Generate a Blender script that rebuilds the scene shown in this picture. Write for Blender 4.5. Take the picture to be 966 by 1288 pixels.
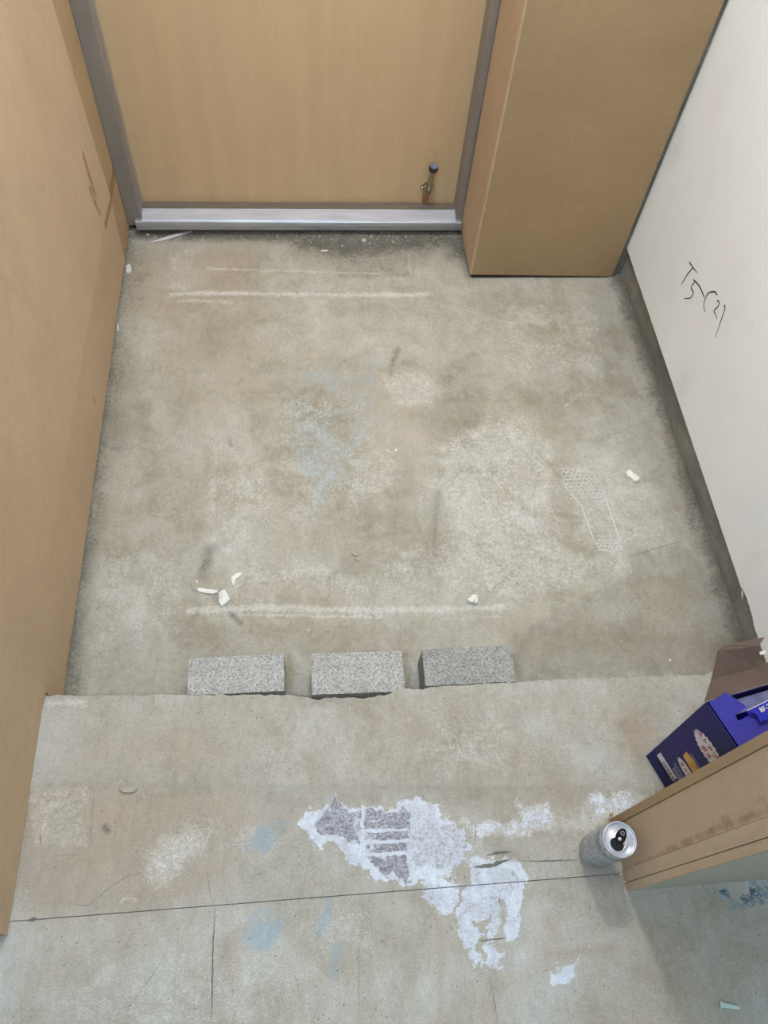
import bpy, bmesh, math, random
import numpy as np
from mathutils import Vector, Matrix

# ---------------------------------------------------------------- scene, camera, light
for o in list(bpy.data.objects): bpy.data.objects.remove(o)
S = bpy.context.scene
C = S.collection
random.seed(7); rng = np.random.default_rng(11)

FPX, CX, CY = 968.0, 483.0, 644.0        # focal length and centre of a 966 x 1288 frame
HCAM, ZL = 1.45, -0.11                   # eye above the upper floor; level of the sunken entrance floor
_z = np.array([71.0, 586.0, FPX]); _z /= np.linalg.norm(_z)
_y = np.array([-142.0, 1614.0, -FPX]); _y -= _z * (_y @ _z); _y /= np.linalg.norm(_y)
_x = np.cross(_y, _z)
ROT = np.array([_x, _y, _z])
CAMP = np.array([0.0, 0.0, HCAM])
def ray(u, v): return ROT @ np.array([u - CX, CY - v, -FPX])
def P(u, v, z=0.0): r = ray(u, v); return CAMP + r * ((z - HCAM) / r[2])
def PX(u, v, X): r = ray(u, v); return CAMP + r * (X / r[0])
def PY(u, v, Y): r = ray(u, v); return CAMP + r * (Y / r[1])

cam = bpy.data.cameras.new('camera'); camo = bpy.data.objects.new('camera', cam); C.objects.link(camo)
cam.sensor_fit = 'VERTICAL'; cam.sensor_height = 24.0; cam.lens = FPX / 1288.0 * 24.0
cam.clip_start = 0.02
M4 = Matrix([list(r) + [0] for r in ROT] + [[0, 0, 0, 1]]); M4.translation = Vector(CAMP)
camo.matrix_world = M4
S.camera = camo

w = bpy.data.worlds.new('world'); S.world = w; w.use_nodes = True
w.node_tree.nodes['Background'].inputs[0].default_value = (0.80, 0.90, 1.0, 1)
w.node_tree.nodes['Background'].inputs[1].default_value = 0.36
def area(name, loc, target, size, power, col, shape='DISK', size_y=None):
    l = bpy.data.lights.new(name, 'AREA'); l.shape = shape; l.size = size
    if size_y: l.size_y = size_y
    l.energy = power; l.color = col
    o = bpy.data.objects.new(name, l); C.objects.link(o); o.location = loc
    d = Vector(target) - Vector(loc); o.rotation_euler = d.to_track_quat('-Z', 'Y').to_euler()
    return o
pl_ = bpy.data.lights.new('entrance_ceiling_lamp', 'POINT'); pl_.energy = 49; pl_.color = (1.0, 1.14, 1.30); pl_.shadow_soft_size = 0.09
plo = bpy.data.objects.new('entrance_ceiling_lamp', pl_); C.objects.link(plo); plo.location = (0.22, 1.46, 2.22)
area('hall_fill_lamp', (-0.45, -0.35, 2.36), (-0.45, -0.35, 0), 0.35, 17, (0.76, 1.04, 1.46))  # unseen fill lamp, added to brighten the near hall floor
area('side_room_window', (2.5, -0.55, 1.25), (0, -0.2, 0.0), 0.9, 4.5, (0.62, 1.0, 1.12), 'RECTANGLE', 1.1)
S.view_settings.view_transform = 'Standard'; S.view_settings.look = 'None'
S.view_settings.gamma = 1.0; S.view_settings.use_curve_mapping = False
S.view_settings.exposure = 0.0

# ---------------------------------------------------------------- helpers
def lin(r, g, b):
    f = lambda c: ((c / 255 + 0.055) / 1.055) ** 2.4 if c > 10.3 else c / 255 / 12.92
    return (f(r), f(g), f(b), 1)

class NT:
    """small node builder"""
    def __init__(s, name):
        s.m = bpy.data.materials.new(name); s.m.use_nodes = True
        s.t = s.m.node_tree; s.b = s.t.nodes['Principled BSDF']
    def n(s, typ, **kw):
        nd = s.t.nodes.new(typ)
        for k, v in kw.items():
            if k.startswith('_'): setattr(nd, k[1:], v)
        for k, v in kw.items():
            if not k.startswith('_'):
                k2 = k.replace('__', ' ')
                key = int(k2[1:]) if k2[0] == 'i' and k2[1:].isdigit() else k2
                s.put(nd.inputs[key], v)
        return nd
    def put(s, sock, v):
        if isinstance(v, bpy.types.NodeSocket): s.t.links.new(v, sock)
        else: sock.default_value = v
    def pos(s):
        if not hasattr(s, '_p'): s._p = s.n('ShaderNodeTexCoord').outputs['Object']
        return s._p
    def noise(s, scale, detail=4, rough=.55, dist=0, vec=None):
        return s.n('ShaderNodeTexNoise', Vector=vec or s.pos(), Scale=scale, Detail=detail, Roughness=rough, Distortion=dist).outputs['Fac']
    def vor(s, scale, feature='F1', out='Distance', vec=None, rnd=1.0):
        nd = s.n('ShaderNodeTexVoronoi', _feature=feature, Vector=vec or s.pos(), Scale=scale, Randomness=rnd); return nd.outputs[out]
    def math(s, op, a, b=0.0, c=0.0): 
        nd = s.n('ShaderNodeMath', _operation=op, i0=a, i1=b)
        if op in ('MULTIPLY_ADD',): s.put(nd.inputs[2], c)
        return nd.outputs[0]
    def sstep(s, x, lo, hi, t0=0.0, t1=1.0):
        nd = s.n('ShaderNodeMapRange', _interpolation_type='SMOOTHSTEP', i0=x, i1=lo, i2=hi, i3=t0, i4=t1); return nd.outputs[0]
    def rng(s, x, lo, hi, t0=0.0, t1=1.0):
        nd = s.n('ShaderNodeMapRange', i0=x, i1=lo, i2=hi, i3=t0, i4=t1); return nd.outputs[0]
    def mix(s, f, a, b, mode='MIX'):
        nd = s.n('ShaderNodeMix', _data_type='RGBA', _blend_type=mode)
        s.put(nd.inputs['Factor'], f); s.put(nd.inputs[6], a); s.put(nd.inputs[7], b); return nd.outputs[2]
    def mul(s, col, fac):
        g = s.n('ShaderNodeCombineColor', i0=fac, i1=fac, i2=fac).outputs[0]
        return s.mix(1.0, col, g, 'MULTIPLY')
    def ramp(s, x, stops):
        nd = s.t.nodes.new('ShaderNodeValToRGB'); s.put(nd.inputs[0], x)
        e = nd.color_ramp.elements
        while len(e) < len(stops): e.new(0.5)
        for el, (p, c) in zip(e, stops): el.position = p; el.color = c
        return nd.outputs[0]
    def attr(s, name): return s.n('ShaderNodeAttribute', _attribute_name=name).outputs['Fac']
    def bump(s, h, strength=.4, dist=.001):
        s.put(s.b.inputs['Normal'], s.n('ShaderNodeBump', Strength=strength, Distance=dist, Height=h).outputs[0])
    def fin(s, col=None, rough=.8, metal=0.0, spec=None):
        if col is not None: s.put(s.b.inputs['Base Color'], col)
        s.put(s.b.inputs['Roughness'], rough); s.put(s.b.inputs['Metallic'], metal)
        if spec is not None: s.put(s.b.inputs['Specular IOR Level'], spec)
        return s.m

def plain(name, col, rough=.7, metal=0.0, var=.12, scale=60, spec=None):
    t = NT(name); n = t.noise(scale, 4)
    return t.fin(t.mul(col, t.rng(n, .3, .7, 1 - var, 1 + var)), rough, metal, spec)

def tag(o, label=None, cat=None, group=None, kind=None):
    if label: o['label'] = label
    if cat: o['category'] = cat
    if group: o['group'] = group
    if kind: o['kind'] = kind
    return o
def link(name, me, mat=None, parent=None, loc=None):
    o = bpy.data.objects.new(name, me); C.objects.link(o)
    if mat is not None: me.materials.append(mat)
    if parent is not None: o.parent = parent
    if loc is not None: o.location = loc
    return o
def empty(name, loc=(0, 0, 0), rz=0):
    o = bpy.data.objects.new(name, None); C.objects.link(o); o.location = loc; o.rotation_euler = (0, 0, rz); o.empty_display_size = .05
    return o
def bm_obj(name, bm, mat, parent=None, smooth=False, loc=None):
    me = bpy.data.meshes.new(name); bm.normal_update(); bm.to_mesh(me); bm.free()
    if smooth:
        for p in me.polygons: p.use_smooth = True
    return link(name, me, mat, parent, loc)
def box_bm(x0, x1, y0, y1, z0, z1, bev=0.0, seg=2):
    bm = bmesh.new(); bmesh.ops.create_cube(bm, size=1)
    for v in bm.verts: v.co = Vector(((x0 + x1) / 2 + v.co.x * (x1 - x0), (y0 + y1) / 2 + v.co.y * (y1 - y0), (z0 + z1) / 2 + v.co.z * (z1 - z0)))
    if bev: bmesh.ops.bevel(bm, geom=bm.edges[:], offset=bev, segments=seg, affect='EDGES', profile=.5)
    return bm
def box(name, x0, x1, y0, y1, z0, z1, mat, parent=None, bev=0.0):
    return bm_obj(name, box_bm(x0, x1, y0, y1, z0, z1, bev), mat, parent)
def prism_bm(pts, d, bev=0.0):
    """closed loop of 3d points extruded along vector d"""
    bm = bmesh.new(); vs = [bm.verts.new(p) for p in pts]; f = bm.faces.new(vs)
    r = bmesh.ops.extrude_face_region(bm, geom=[f]); 
    bmesh.ops.translate(bm, verts=[g for g in r['geom'] if isinstance(g, bmesh.types.BMVert)], vec=Vector(d))
    bmesh.ops.recalc_face_normals(bm, faces=bm.faces[:])
    if bev: bmesh.ops.bevel(bm, geom=bm.edges[:], offset=bev, segments=2, affect='EDGES')
    return bm
def lathe_bm(prof, seg=48, cap=False):
    bm = bmesh.new(); rings = []
    for r, z in prof:
        rings.append([bm.verts.new((r * math.cos(2 * math.pi * i / seg), r * math.sin(2 * math.pi * i / seg), z)) for i in range(seg)])
    for a, b in zip(rings, rings[1:]):
        for i in range(seg): bm.faces.new((a[i], a[(i + 1) % seg], b[(i + 1) % seg], b[i]))
    if cap: bm.faces.new(rings[0][::-1]); bm.faces.new(rings[-1])
    return bm
def tube_bm(pts, rad, seg=8, bm=None, flat=1.0, up=(0, 0, 1)):
    bm = bm or bmesh.new(); rings = []; n = len(pts)
    for i, p in enumerate(pts):
        p = Vector(p); t = (Vector(pts[min(i + 1, n - 1)]) - Vector(pts[max(i - 1, 0)])).normalized()
        s = t.cross(Vector(up)); s = s.normalized() if s.length > 1e-6 else Vector((1, 0, 0)); u = s.cross(t)
        r = rad[i] if isinstance(rad, (list, tuple)) else rad
        rings.append([bm.verts.new(p + s * r * math.cos(2 * math.pi * k / seg) + u * r * flat * math.sin(2 * math.pi * k / seg)) for k in range(seg)])
    for a, b in zip(rings, rings[1:]):
        for k in range(seg): bm.faces.new((a[k], a[(k + 1) % seg], b[(k + 1) % seg], b[k]))
    bm.faces.new(rings[0][::-1]); bm.faces.new(rings[-1])
    return bm

# lattice value noise in numpy (for relief and stain outlines)
_perm = rng.random((256, 256))
def vnoise(x, y):
    xi = np.floor(x).astype(int); yi = np.floor(y).astype(int); fx = x - xi; fy = y - yi
    fx = fx * fx * (3 - 2 * fx); fy = fy * fy * (3 - 2 * fy)
    g = lambda a, b: _perm[a % 256, b % 256]
    return (g(xi, yi) * (1 - fx) + g(xi + 1, yi) * fx) * (1 - fy) + (g(xi, yi + 1) * (1 - fx) + g(xi + 1, yi + 1) * fx) * fy
def fbm(x, y, s, o=4):
    a, v, t = 1.0, 0.0, 0.0
    for k in range(o): v = v + a * vnoise(x * s + 17.3 * k, y * s - 9.1 * k); t += a; a *= .5; s *= 2.1
    return v / t
def interp_poly(u, pts): return np.interp(u, [p[0] for p in pts], [p[1] for p in pts])

# ---------------------------------------------------------------- materials
def concrete(name, cA, cB, cC):
    t = NT(name)
    n1 = t.noise(4.5, 6, .62); n2 = t.noise(17, 8, .68, .6); n3 = t.noise(110, 5, .65); n4 = t.noise(520, 3, .6)
    ns = t.noise(70, 5, .7, .8, vec=t.n('ShaderNodeVectorMath', _operation='MULTIPLY', i0=t.pos(), i1=(1.0, .3, 1.0)).outputs[0])
    base = t.ramp(t.math('MULTIPLY_ADD', n1, .55, t.math('MULTIPLY', n2, .45)), [(.36, cA), (.5, cB), (.64, cC)])
    tint = t.noise(2.6, 3)
    base = t.mix(t.sstep(tint, .45, .68, 0, .35), base, lin(165, 146, 122))
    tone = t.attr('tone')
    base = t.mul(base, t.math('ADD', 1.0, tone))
    def m(name, k2=.7, k3=.5, lo=.35, hi=.7, k4=.2):
        a = t.attr(name)
        x = t.math('MULTIPLY_ADD', t.math('SUBTRACT', n2, .5), k2 * 2, a)
        x = t.math('MULTIPLY_ADD', t.math('SUBTRACT', n3, .5), k3 * 2, x)
        x = t.math('MULTIPLY_ADD', t.math('SUBTRACT', n4, .5), k4 * 2, x)
        s = t.sstep(x, lo, hi)
        return t.math('MULTIPLY', s, t.sstep(a, .02, .2))
    base = t.mix(t.math('MULTIPLY', m('warm', .5, .3, .1, 1.0), .75), base, lin(168, 143, 117))
    base = t.mix(t.math('MULTIPLY', m('dirt', .7, .6, .12, 1.05, .8), .85), base, lin(86, 80, 70))
    base = t.mix(t.math('MULTIPLY', m('blue', 1.0, .7, .2, 1.05, .4), .66), base, lin(146, 168, 178))
    base = t.mix(t.math('MULTIPLY', m('chalk', .6, .45, .25, 1.15, .7), .8), base, lin(214, 211, 202))
    hole = t.sstep(t.math('MULTIPLY_ADD', t.noise(150, 5, .7, .8), .8, t.math('MULTIPLY', n2, .4)), .47, .55)
    base = t.mix(t.math('MULTIPLY', m('paint', .8, .8, .34, .62, .6), t.rng(hole, 0, 1, .25, 1)), base, t.mix(t.sstep(n2, .4, .62), lin(202, 203, 209), lin(220, 222, 226)))
    # trowel-combed adhesive: grey-violet ground with white ridges
    wv = t.n('ShaderNodeVectorMath', _operation='MULTIPLY', i0=t.pos(), i1=(1.0, 1.9, 1.0)).outputs[0]
    e = t.math('ABSOLUTE', t.math('SUBTRACT', t.noise(85, 5, .62, 1.6, vec=wv), .5))
    ridge = t.math('MAXIMUM', t.math('MULTIPLY', t.sstep(e, .012, .045, 1, 0), t.sstep(n1, .38, .55, .35, 1)), t.sstep(t.math('MULTIPLY_ADD', n3, .5, n2), .80, .92))
    comb = t.mix(ridge, t.mix(n3, lin(112, 107, 113), lin(154, 148, 151)), lin(208, 209, 213))
    base = t.mix(m('comb', .35, .45, .4, .6), base, comb)
    base = t.mix(m('ridge', .25, .5, .4, .62), base, lin(212, 213, 218))
    navy = t.mix(t.sstep(n3, .42, .6), lin(58, 70, 84), lin(150, 160, 162))
    base = t.mix(m('navy', 1.0, 1.1, .5, .75, .5), base, navy)
    # grain and pores
    base = t.mul(base, t.rng(n4, .25, .75, .84, 1.16))
    base = t.mul(base, t.rng(t.noise(260, 4, .75), .25, .75, .86, 1.14))
    base = t.mul(base, t.rng(n3, .25, .75, .92, 1.08))
    base = t.mul(base, t.rng(ns, .25, .75, .91, 1.09))
    pv = t.n('ShaderNodeTexVoronoi', Vector=t.pos(), Scale=120.)
    pore = t.math('MULTIPLY', t.sstep(pv.outputs['Distance'], .10, .22, 1, 0), t.math('GREATER_THAN', t.n('ShaderNodeSeparateColor', i0=pv.outputs['Color']).outputs[0], .88))
    base = t.mix(t.math('MULTIPLY', pore, .55), base, lin(84, 76, 66))
    pv2 = t.n('ShaderNodeTexVoronoi', Vector=t.pos(), Scale=75.)
    sp = t.math('MULTIPLY', t.sstep(pv2.outputs['Distance'], .05, .13, 1, 0), t.math('GREATER_THAN', t.n('ShaderNodeSeparateColor', i0=pv2.outputs['Color']).outputs[1], .88))
    base = t.mix(t.math('MULTIPLY', sp, .7), base, lin(222, 218, 208))
    h = t.math('MULTIPLY_ADD', n4, .35, t.math('MULTIPLY', n3, .8))
    t.bump(h, .55, .0016)
    return t.fin(base, .9, 0, .25)

mat_floor_low = concrete('entrance_concrete', lin(158, 148, 129), lin(180, 172, 155), lin(196, 190, 177))
mat_floor_up = concrete('hall_concrete', lin(162, 152, 134), lin(178, 170, 155), lin(192, 188, 178))

def cardboard(name, c, streak=(1, 1, 1), var=.08):
    t = NT(name)
    v = t.n('ShaderNodeVectorMath', _operation='MULTIPLY', i0=t.pos(), i1=streak).outputs[0]
    a = t.noise(3.0, 5, .6, vec=v); b = t.noise(40, 5, .6, vec=v); g = t.noise(420, 3, .7)
    col = t.mul(c, t.rng(a, .3, .7, 1 - var, 1 + var))
    col = t.mul(col, t.rng(b, .3, .7, 1 - var * .5, 1 + var * .5))
    col = t.mul(col, t.rng(g, .2, .8, .88, 1.12))
    st = t.math('MULTIPLY', t.sstep(t.math('MULTIPLY_ADD', t.math('SUBTRACT', b, .5), 1.2, t.attr('stain')), .25, .75), t.sstep(t.attr('stain'), .03, .2))
    col = t.mix(t.math('MULTIPLY', st, .6), col, lin(128, 86, 52))
    pl = t.math('MULTIPLY', t.sstep(t.math('MULTIPLY_ADD', t.math('SUBTRACT', b, .5), 1.0, t.attr('scuff')), .2, .9), t.sstep(t.attr('scuff'), .03, .2))
    col = t.mix(t.math('MULTIPLY', pl, .5), col, lin(198, 176, 148))
    t.bump(t.math('MULTIPLY_ADD', g, .3, b), .15, .0008)
    return t.fin(col, .85, 0, .2)
mat_card = cardboard('tan_cardboard', lin(194, 168, 138))
mat_card_grey = cardboard('greyed_cardboard', lin(184, 158, 132))
mat_card_dark = cardboard('darker_cardboard', lin(172, 145, 110))
mat_foot_shadow = plain('painted_gap_shade', lin(52, 40, 30), .9)  # near-black colour for the shaded gap below the pillar cover
mat_card_edge = plain('cut_cardboard_edge', lin(92, 66, 44), .9)
mat_door = cardboard('yellow_tan_door_cover', lin(208, 178, 138), (6, 6, .8), .05)
def plaster():
    t = NT('white_wall_lining'); a = t.noise(3.5, 5, .6); b = t.noise(2.3, 4); g = t.noise(380, 3, .6)
    col = t.mul(lin(250, 249, 246), t.rng(a, .3, .7, .96, 1.03))
    col = t.mix(t.sstep(b, .48, .7, 0, .25), col, lin(250, 240, 238))
    sm = t.math('MULTIPLY', t.sstep(t.math('MULTIPLY_ADD', t.math('SUBTRACT', a, .5), 1.2, t.attr('smudge')), .2, .9), t.sstep(t.attr('smudge'), .03, .2))
    col = t.mix(t.math('MULTIPLY', sm, .35), col, lin(150, 140, 126))
    col = t.mul(col, t.rng(g, .2, .8, .96, 1.04)); t.bump(g, .08, .0006)
    return t.fin(col, .8, 0, .3)
mat_plaster = plaster()
mat_plaster_plain = plain('pale_painted_wall', lin(214, 212, 206), .85, 0, .03, 5)
mat_gypsum = plain('broken_board_core', lin(222, 216, 204), .95, 0, .06)
def bare_wall():
    t = NT('bare_grey_concrete'); a = t.noise(9, 6, .65, vec=t.n('ShaderNodeVectorMath', _operation='MULTIPLY', i0=t.pos(), i1=(1, .35, 1)).outputs[0]); b = t.noise(120, 4); 
    col = t.ramp(a, [(.35, lin(112, 107, 98)), (.5, lin(136, 131, 121)), (.66, lin(158, 153, 143))])
    col = t.mul(col, t.rng(b, .25, .75, .85, 1.15)); t.bump(b, .4, .001)
    return t.fin(col, .92, 0, .2)
mat_bare = bare_wall()
def steel(name, c, rough, vec=(1, 1, 1), metal=1.0):
    t = NT(name); v = t.n('ShaderNodeVectorMath', _operation='MULTIPLY', i0=t.pos(), i1=vec).outputs[0]
    a = t.noise(60, 5, .6, vec=v); b = t.noise(9, 4)
    return t.fin(t.mul(c, t.rng(a, .3, .7, .85, 1.1)), t.rng(b, .3, .7, rough - .02, rough + .03), metal)
mat_sill = steel('brushed_sill_metal', lin(222, 224, 234), .34, (.15, 1, 1), .5)  # sill highlight put into a lighter bluish base; other facets toned darker
mat_sill_dull = steel('dull_sill_metal', lin(150, 140, 130), .5, (.15, 1, 1), .7)
mat_sill_nose = steel('grey_sill_nose', lin(176, 176, 178), .45, (.15, 1, 1), .5)
mat_frame = plain('grey_steel_frame', lin(146, 138, 130), .55, .15, .08, 20)
mat_frame_light = plain('pale_grey_frame_edge', lin(170, 162, 152), .5, .15, .08, 20)
mat_black = plain('black_void', lin(20, 19, 18), .8)
mat_rubber = plain('dark_rubber', lin(38, 34, 34), .6)
mat_rubber_face = plain('grey_rubber_face', lin(120, 122, 138), .5)
mat_zinc = steel('zinc_plated_metal', lin(176, 166, 130), .35)
mat_brown_strip = plain('brown_slot_fill', lin(168, 118, 78), .7)
mat_chip = plain('cream_plaster_chip', lin(238, 235, 222), .85, 0, .07, 90)
mat_white_plastic = plain('pale_green_white_plastic', lin(214, 230, 220), .45, 0, .03)
def granite(k=1.0):
    t = NT('speckled_grey_block')
    v = t.n('ShaderNodeTexVoronoi', Vector=t.pos(), Scale=430.); r = t.n('ShaderNodeSeparateColor', i0=v.outputs['Color']).outputs[0]
    n = t.noise(190, 4, .7); b = t.noise(12, 4)
    x = t.math('MULTIPLY_ADD', r, .55, t.math('MULTIPLY', n, .5))
    col = t.ramp(x, [(.15, lin(118, 114, 108)), (.36, lin(164, 160, 152)), (.55, lin(186, 182, 174)), (.8, lin(208, 204, 196))])
    col = t.mul(col, t.rng(b, .3, .7, .88 * k, 1.08 * k))
    t.bump(t.math('MULTIPLY_ADD', r, .6, n), .7, .0018)
    return t.fin(col, .9, 0, .25)
mat_block = granite()
mat_block_dark = granite(.80)
mat_carton = plain('dark_blue_print', lin(40, 36, 92), .5, 0, .25, 12, .25)
mat_carton_deep = plain('deep_blue_print', lin(22, 28, 88), .45, 0, .1, 60, .2)
mat_carton_flap = plain('bright_blue_print', lin(50, 45, 140), .55, 0, .07, 50, .3)
mat_carton_in = plain('brown_carton_inside', lin(112, 90, 78), .8, 0, .08, 40)
mat_product = plain('royal_blue_box_print', lin(20, 24, 160), .4, 0, .06)
mat_foil = plain('grey_film', lin(112, 112, 150), .25, .3, .3, 40)
mat_label = plain('white_label_print', lin(216, 208, 206), .6, 0, .03)
mat_red = plain('dark_red_print', lin(160, 44, 60), .6, 0, .05)
mat_ink = plain('black_pen_ink', lin(38, 34, 62), .6, 0, .1)
mat_print_black = plain('black_print', lin(36, 34, 44), .6)
mat_gold = plain('gold_print', lin(206, 156, 60), .5, 0, .2, 60)
mat_grey_print = plain('grey_print', lin(126, 120, 130), .5, 0, .2, 60)
mat_blue_grey = plain('slate_blue_print', lin(78, 92, 140), .5, 0, .2, 60)
def can_mat():
    t = NT('printed_silver_can')
    sx = t.n('ShaderNodeSeparateXYZ', Vector=t.pos()); 
    e = t.vor(170, 'DISTANCE_TO_EDGE'); n = t.noise(120, 4, .6, 1.5)
    pat = t.math('MULTIPLY', t.sstep(e, .02, .12, 1, 0), t.sstep(n, .45, .55))
    col = t.mix(t.sstep(n, .46, .56), lin(190, 194, 196), lin(168, 173, 176))
    col = t.mix(t.math('MULTIPLY', pat, .7), col, lin(96, 102, 108))
    zz = sx.outputs[2]
    for z0, wd_ in ((.016, .0012), (.024, .0010), (.034, .0009), (.119, .0010), (.127, .0012)):  # dark rings painted as the shade of the can's beads
        col = t.mix(t.math('MULTIPLY', t.sstep(t.math('ABSOLUTE', t.math('SUBTRACT', zz, z0)), wd_ * .9, wd_ * 2.0, 1, 0), .85), col, lin(92, 96, 100))
    col = t.mix(t.math('MULTIPLY', t.math('MULTIPLY', t.math('GREATER_THAN', zz, .036), t.math('LESS_THAN', zz, .116)), t.sstep(t.noise(34, 2), .44, .50, .45, 0)), col, lin(120, 126, 130))
    return t.fin(col, .36, .35)
mat_can = can_mat()
mat_alu = steel('bright_aluminium', lin(222, 222, 226), .3, metal=.55)
mat_tab = plain('black_tab', lin(14, 14, 16), .25)
mat_dust = plain('white_dust', lin(214, 210, 200), .95, 0, .1, 200)
mat_crack = plain('dark_crack', lin(116, 111, 101), .95, 0, .2, 120)
mat_crack_soft = plain('faint_ridge_line', lin(152, 142, 126), .95, 0, .15, 120)
mat_crumb = plain('dusty_grey_crumb', lin(190, 186, 175), .95, 0, .1, 200)
mat_grit = plain('mixed_grit', lin(158, 152, 142), .95, 0, .7, 160)

# ---------------------------------------------------------------- floors with relief and stains
STEP = [(-.9, .497), (-.505, .492), (-.241, .480), (-.064, .469), (-.039, .463), (-.009, .457), (.106, .455), (.153, .466), (.247, .468), (.39, .471), (.781, .465), (1.2, .465)]
def h_up(x, y):
    h = (fbm(x, y, 22, 4) - .5) * .0022
    e = .297 + (fbm(x, x * 0 + 3.7, 30, 3) - .5) * .02
    return h + .0016 / (1 + np.exp(-(y - e) / .0022)) * (x > -.52)
def h_low(x, y):
    h = (fbm(x + 5, y, 18, 4) - .5) * .0026
    e = .893 + (fbm(y, y * 0 + 1.1, 16, 3) - .5) * .03
    t = np.clip((x - e) / .02, 0, 1); h = h + .007 * t * t * (3 - 2 * t)
    t = np.clip((x - e - .028) / .008, 0, 1); return h + .006 * t

class Stains:
    """float masks over a floor; outlines are given in photo pixels and laid on the plane z"""
    names = ('tone', 'warm', 'dirt', 'blue', 'chalk', 'paint', 'comb', 'navy', 'ridge')
    def __init__(s, x, y, z):
        s.x, s.y, s.z = x, y, z; s.a = {k: np.zeros_like(x) for k in s.names}
        s.nx = (fbm(x, y, 40, 5) - .5); s.ny = (fbm(x + 9, y + 4, 40, 5) - .5)
    def w(s, pts): return np.array([P(u, v, s.z)[:2] for u, v in pts])
    def _add(s, name, m, val):
        idx, mask = m; a = s.a[name]
        if name == 'tone': a[idx] += val * mask
        else: a[idx] = np.maximum(a[idx], val * mask)
    def _sel(s, q, pad):
        lo = q.min(0) - pad; hi = q.max(0) + pad
        return np.nonzero((s.x > lo[0]) & (s.x < hi[0]) & (s.y > lo[1]) & (s.y < hi[1]))[0]
    def _segd(s, q, idx, closed):
        k = .042 if closed else .008
        px, py = s.x[idx] + k * s.nx[idx], s.y[idx] + k * s.ny[idx]; d = np.full(px.shape, 9.0); ins = np.zeros(px.shape, bool)
        n = len(q)
        for i in range(n if closed else n - 1):
            ax, ay = q[i]; bx, by = q[(i + 1) % n]; ex, ey = bx - ax, by - ay
            t = np.clip(((px - ax) * ex + (py - ay) * ey) / (ex * ex + ey * ey + 1e-12), 0, 1)
            d = np.minimum(d, np.hypot(px - ax - t * ex, py - ay - t * ey))
            if closed:
                c = ((ay > py) != (by > py)) & (px < (bx - ax) * (py - ay) / (by - ay + 1e-12) + ax); ins ^= c
        return d, ins
    def poly(s, name, val, pts, soft=.02):
        q = s.w(pts); idx = s._sel(q, soft + .02); 
        if not len(idx): return
        d, ins = s._segd(q, idx, True); sd = np.where(ins, d, -d)
        s._add(name, (idx, np.clip(sd / soft + .5, 0, 1)), val)
    def cut(s, name, pts, soft=.006):
        q = s.w(pts); idx = s._sel(q, soft + .02)
        if not len(idx): return
        d, ins = s._segd(q, idx, True); s.a[name][idx] *= 1 - np.clip(np.where(ins, d, -d) / soft + .5, 0, 1)
    def line(s, name, val, pts, width, soft=.004):
        q = s.w(pts); idx = s._sel(q, width + soft + .02)
        if not len(idx): return
        d, _ = s._segd(q, idx, False)
        s._add(name, (idx, np.clip((width / 2 - d) / soft + .5, 0, 1)), val)

def grid_mesh(name, xs, ys, zf, mat, parent, stain=None, ymap=None, level=0.0, smooth=True):
    X, Y = np.meshgrid(xs, ys); X = X.ravel(); Y = Y.ravel()
    if ymap is not None: Y = ymap(X, Y)
    Z = zf(X, Y) + level
    nx, ny = len(xs), len(ys)
    i = np.arange(nx * ny).reshape(ny, nx)
    quads = np.stack([i[:-1, :-1], i[:-1, 1:], i[1:, 1:], i[1:, :-1]], -1).reshape(-1, 4)
    me = bpy.data.meshes.new(name); nf = len(quads)
    me.vertices.add(len(X)); me.vertices.foreach_set('co', np.stack([X, Y, Z], 1).astype(np.float32).ravel())
    me.loops.add(nf * 4); me.loops.foreach_set('vertex_index', quads.astype(np.int32).ravel())
    me.polygons.add(nf); me.polygons.foreach_set('loop_start', np.arange(0, nf * 4, 4, dtype=np.int32)); me.polygons.foreach_set('loop_total', np.full(nf, 4, np.int32))
    me.update(calc_edges=True); me.polygons.foreach_set('use_smooth', np.full(nf, smooth))
    if stain:
        st = Stains(X, Y, level); stain(st)
        for k, a in st.a.items():
            at = me.attributes.new(k, 'FLOAT', 'POINT'); at.data.foreach_set('value', a.astype(np.float32))
    return link(name, me, mat, parent)
def seg(*parts):
    out = []
    for a, b, st in parts: out.append(np.arange(a, b - st * .5, st))
    return np.concatenate(out + [[parts[-1][1]]])

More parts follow.
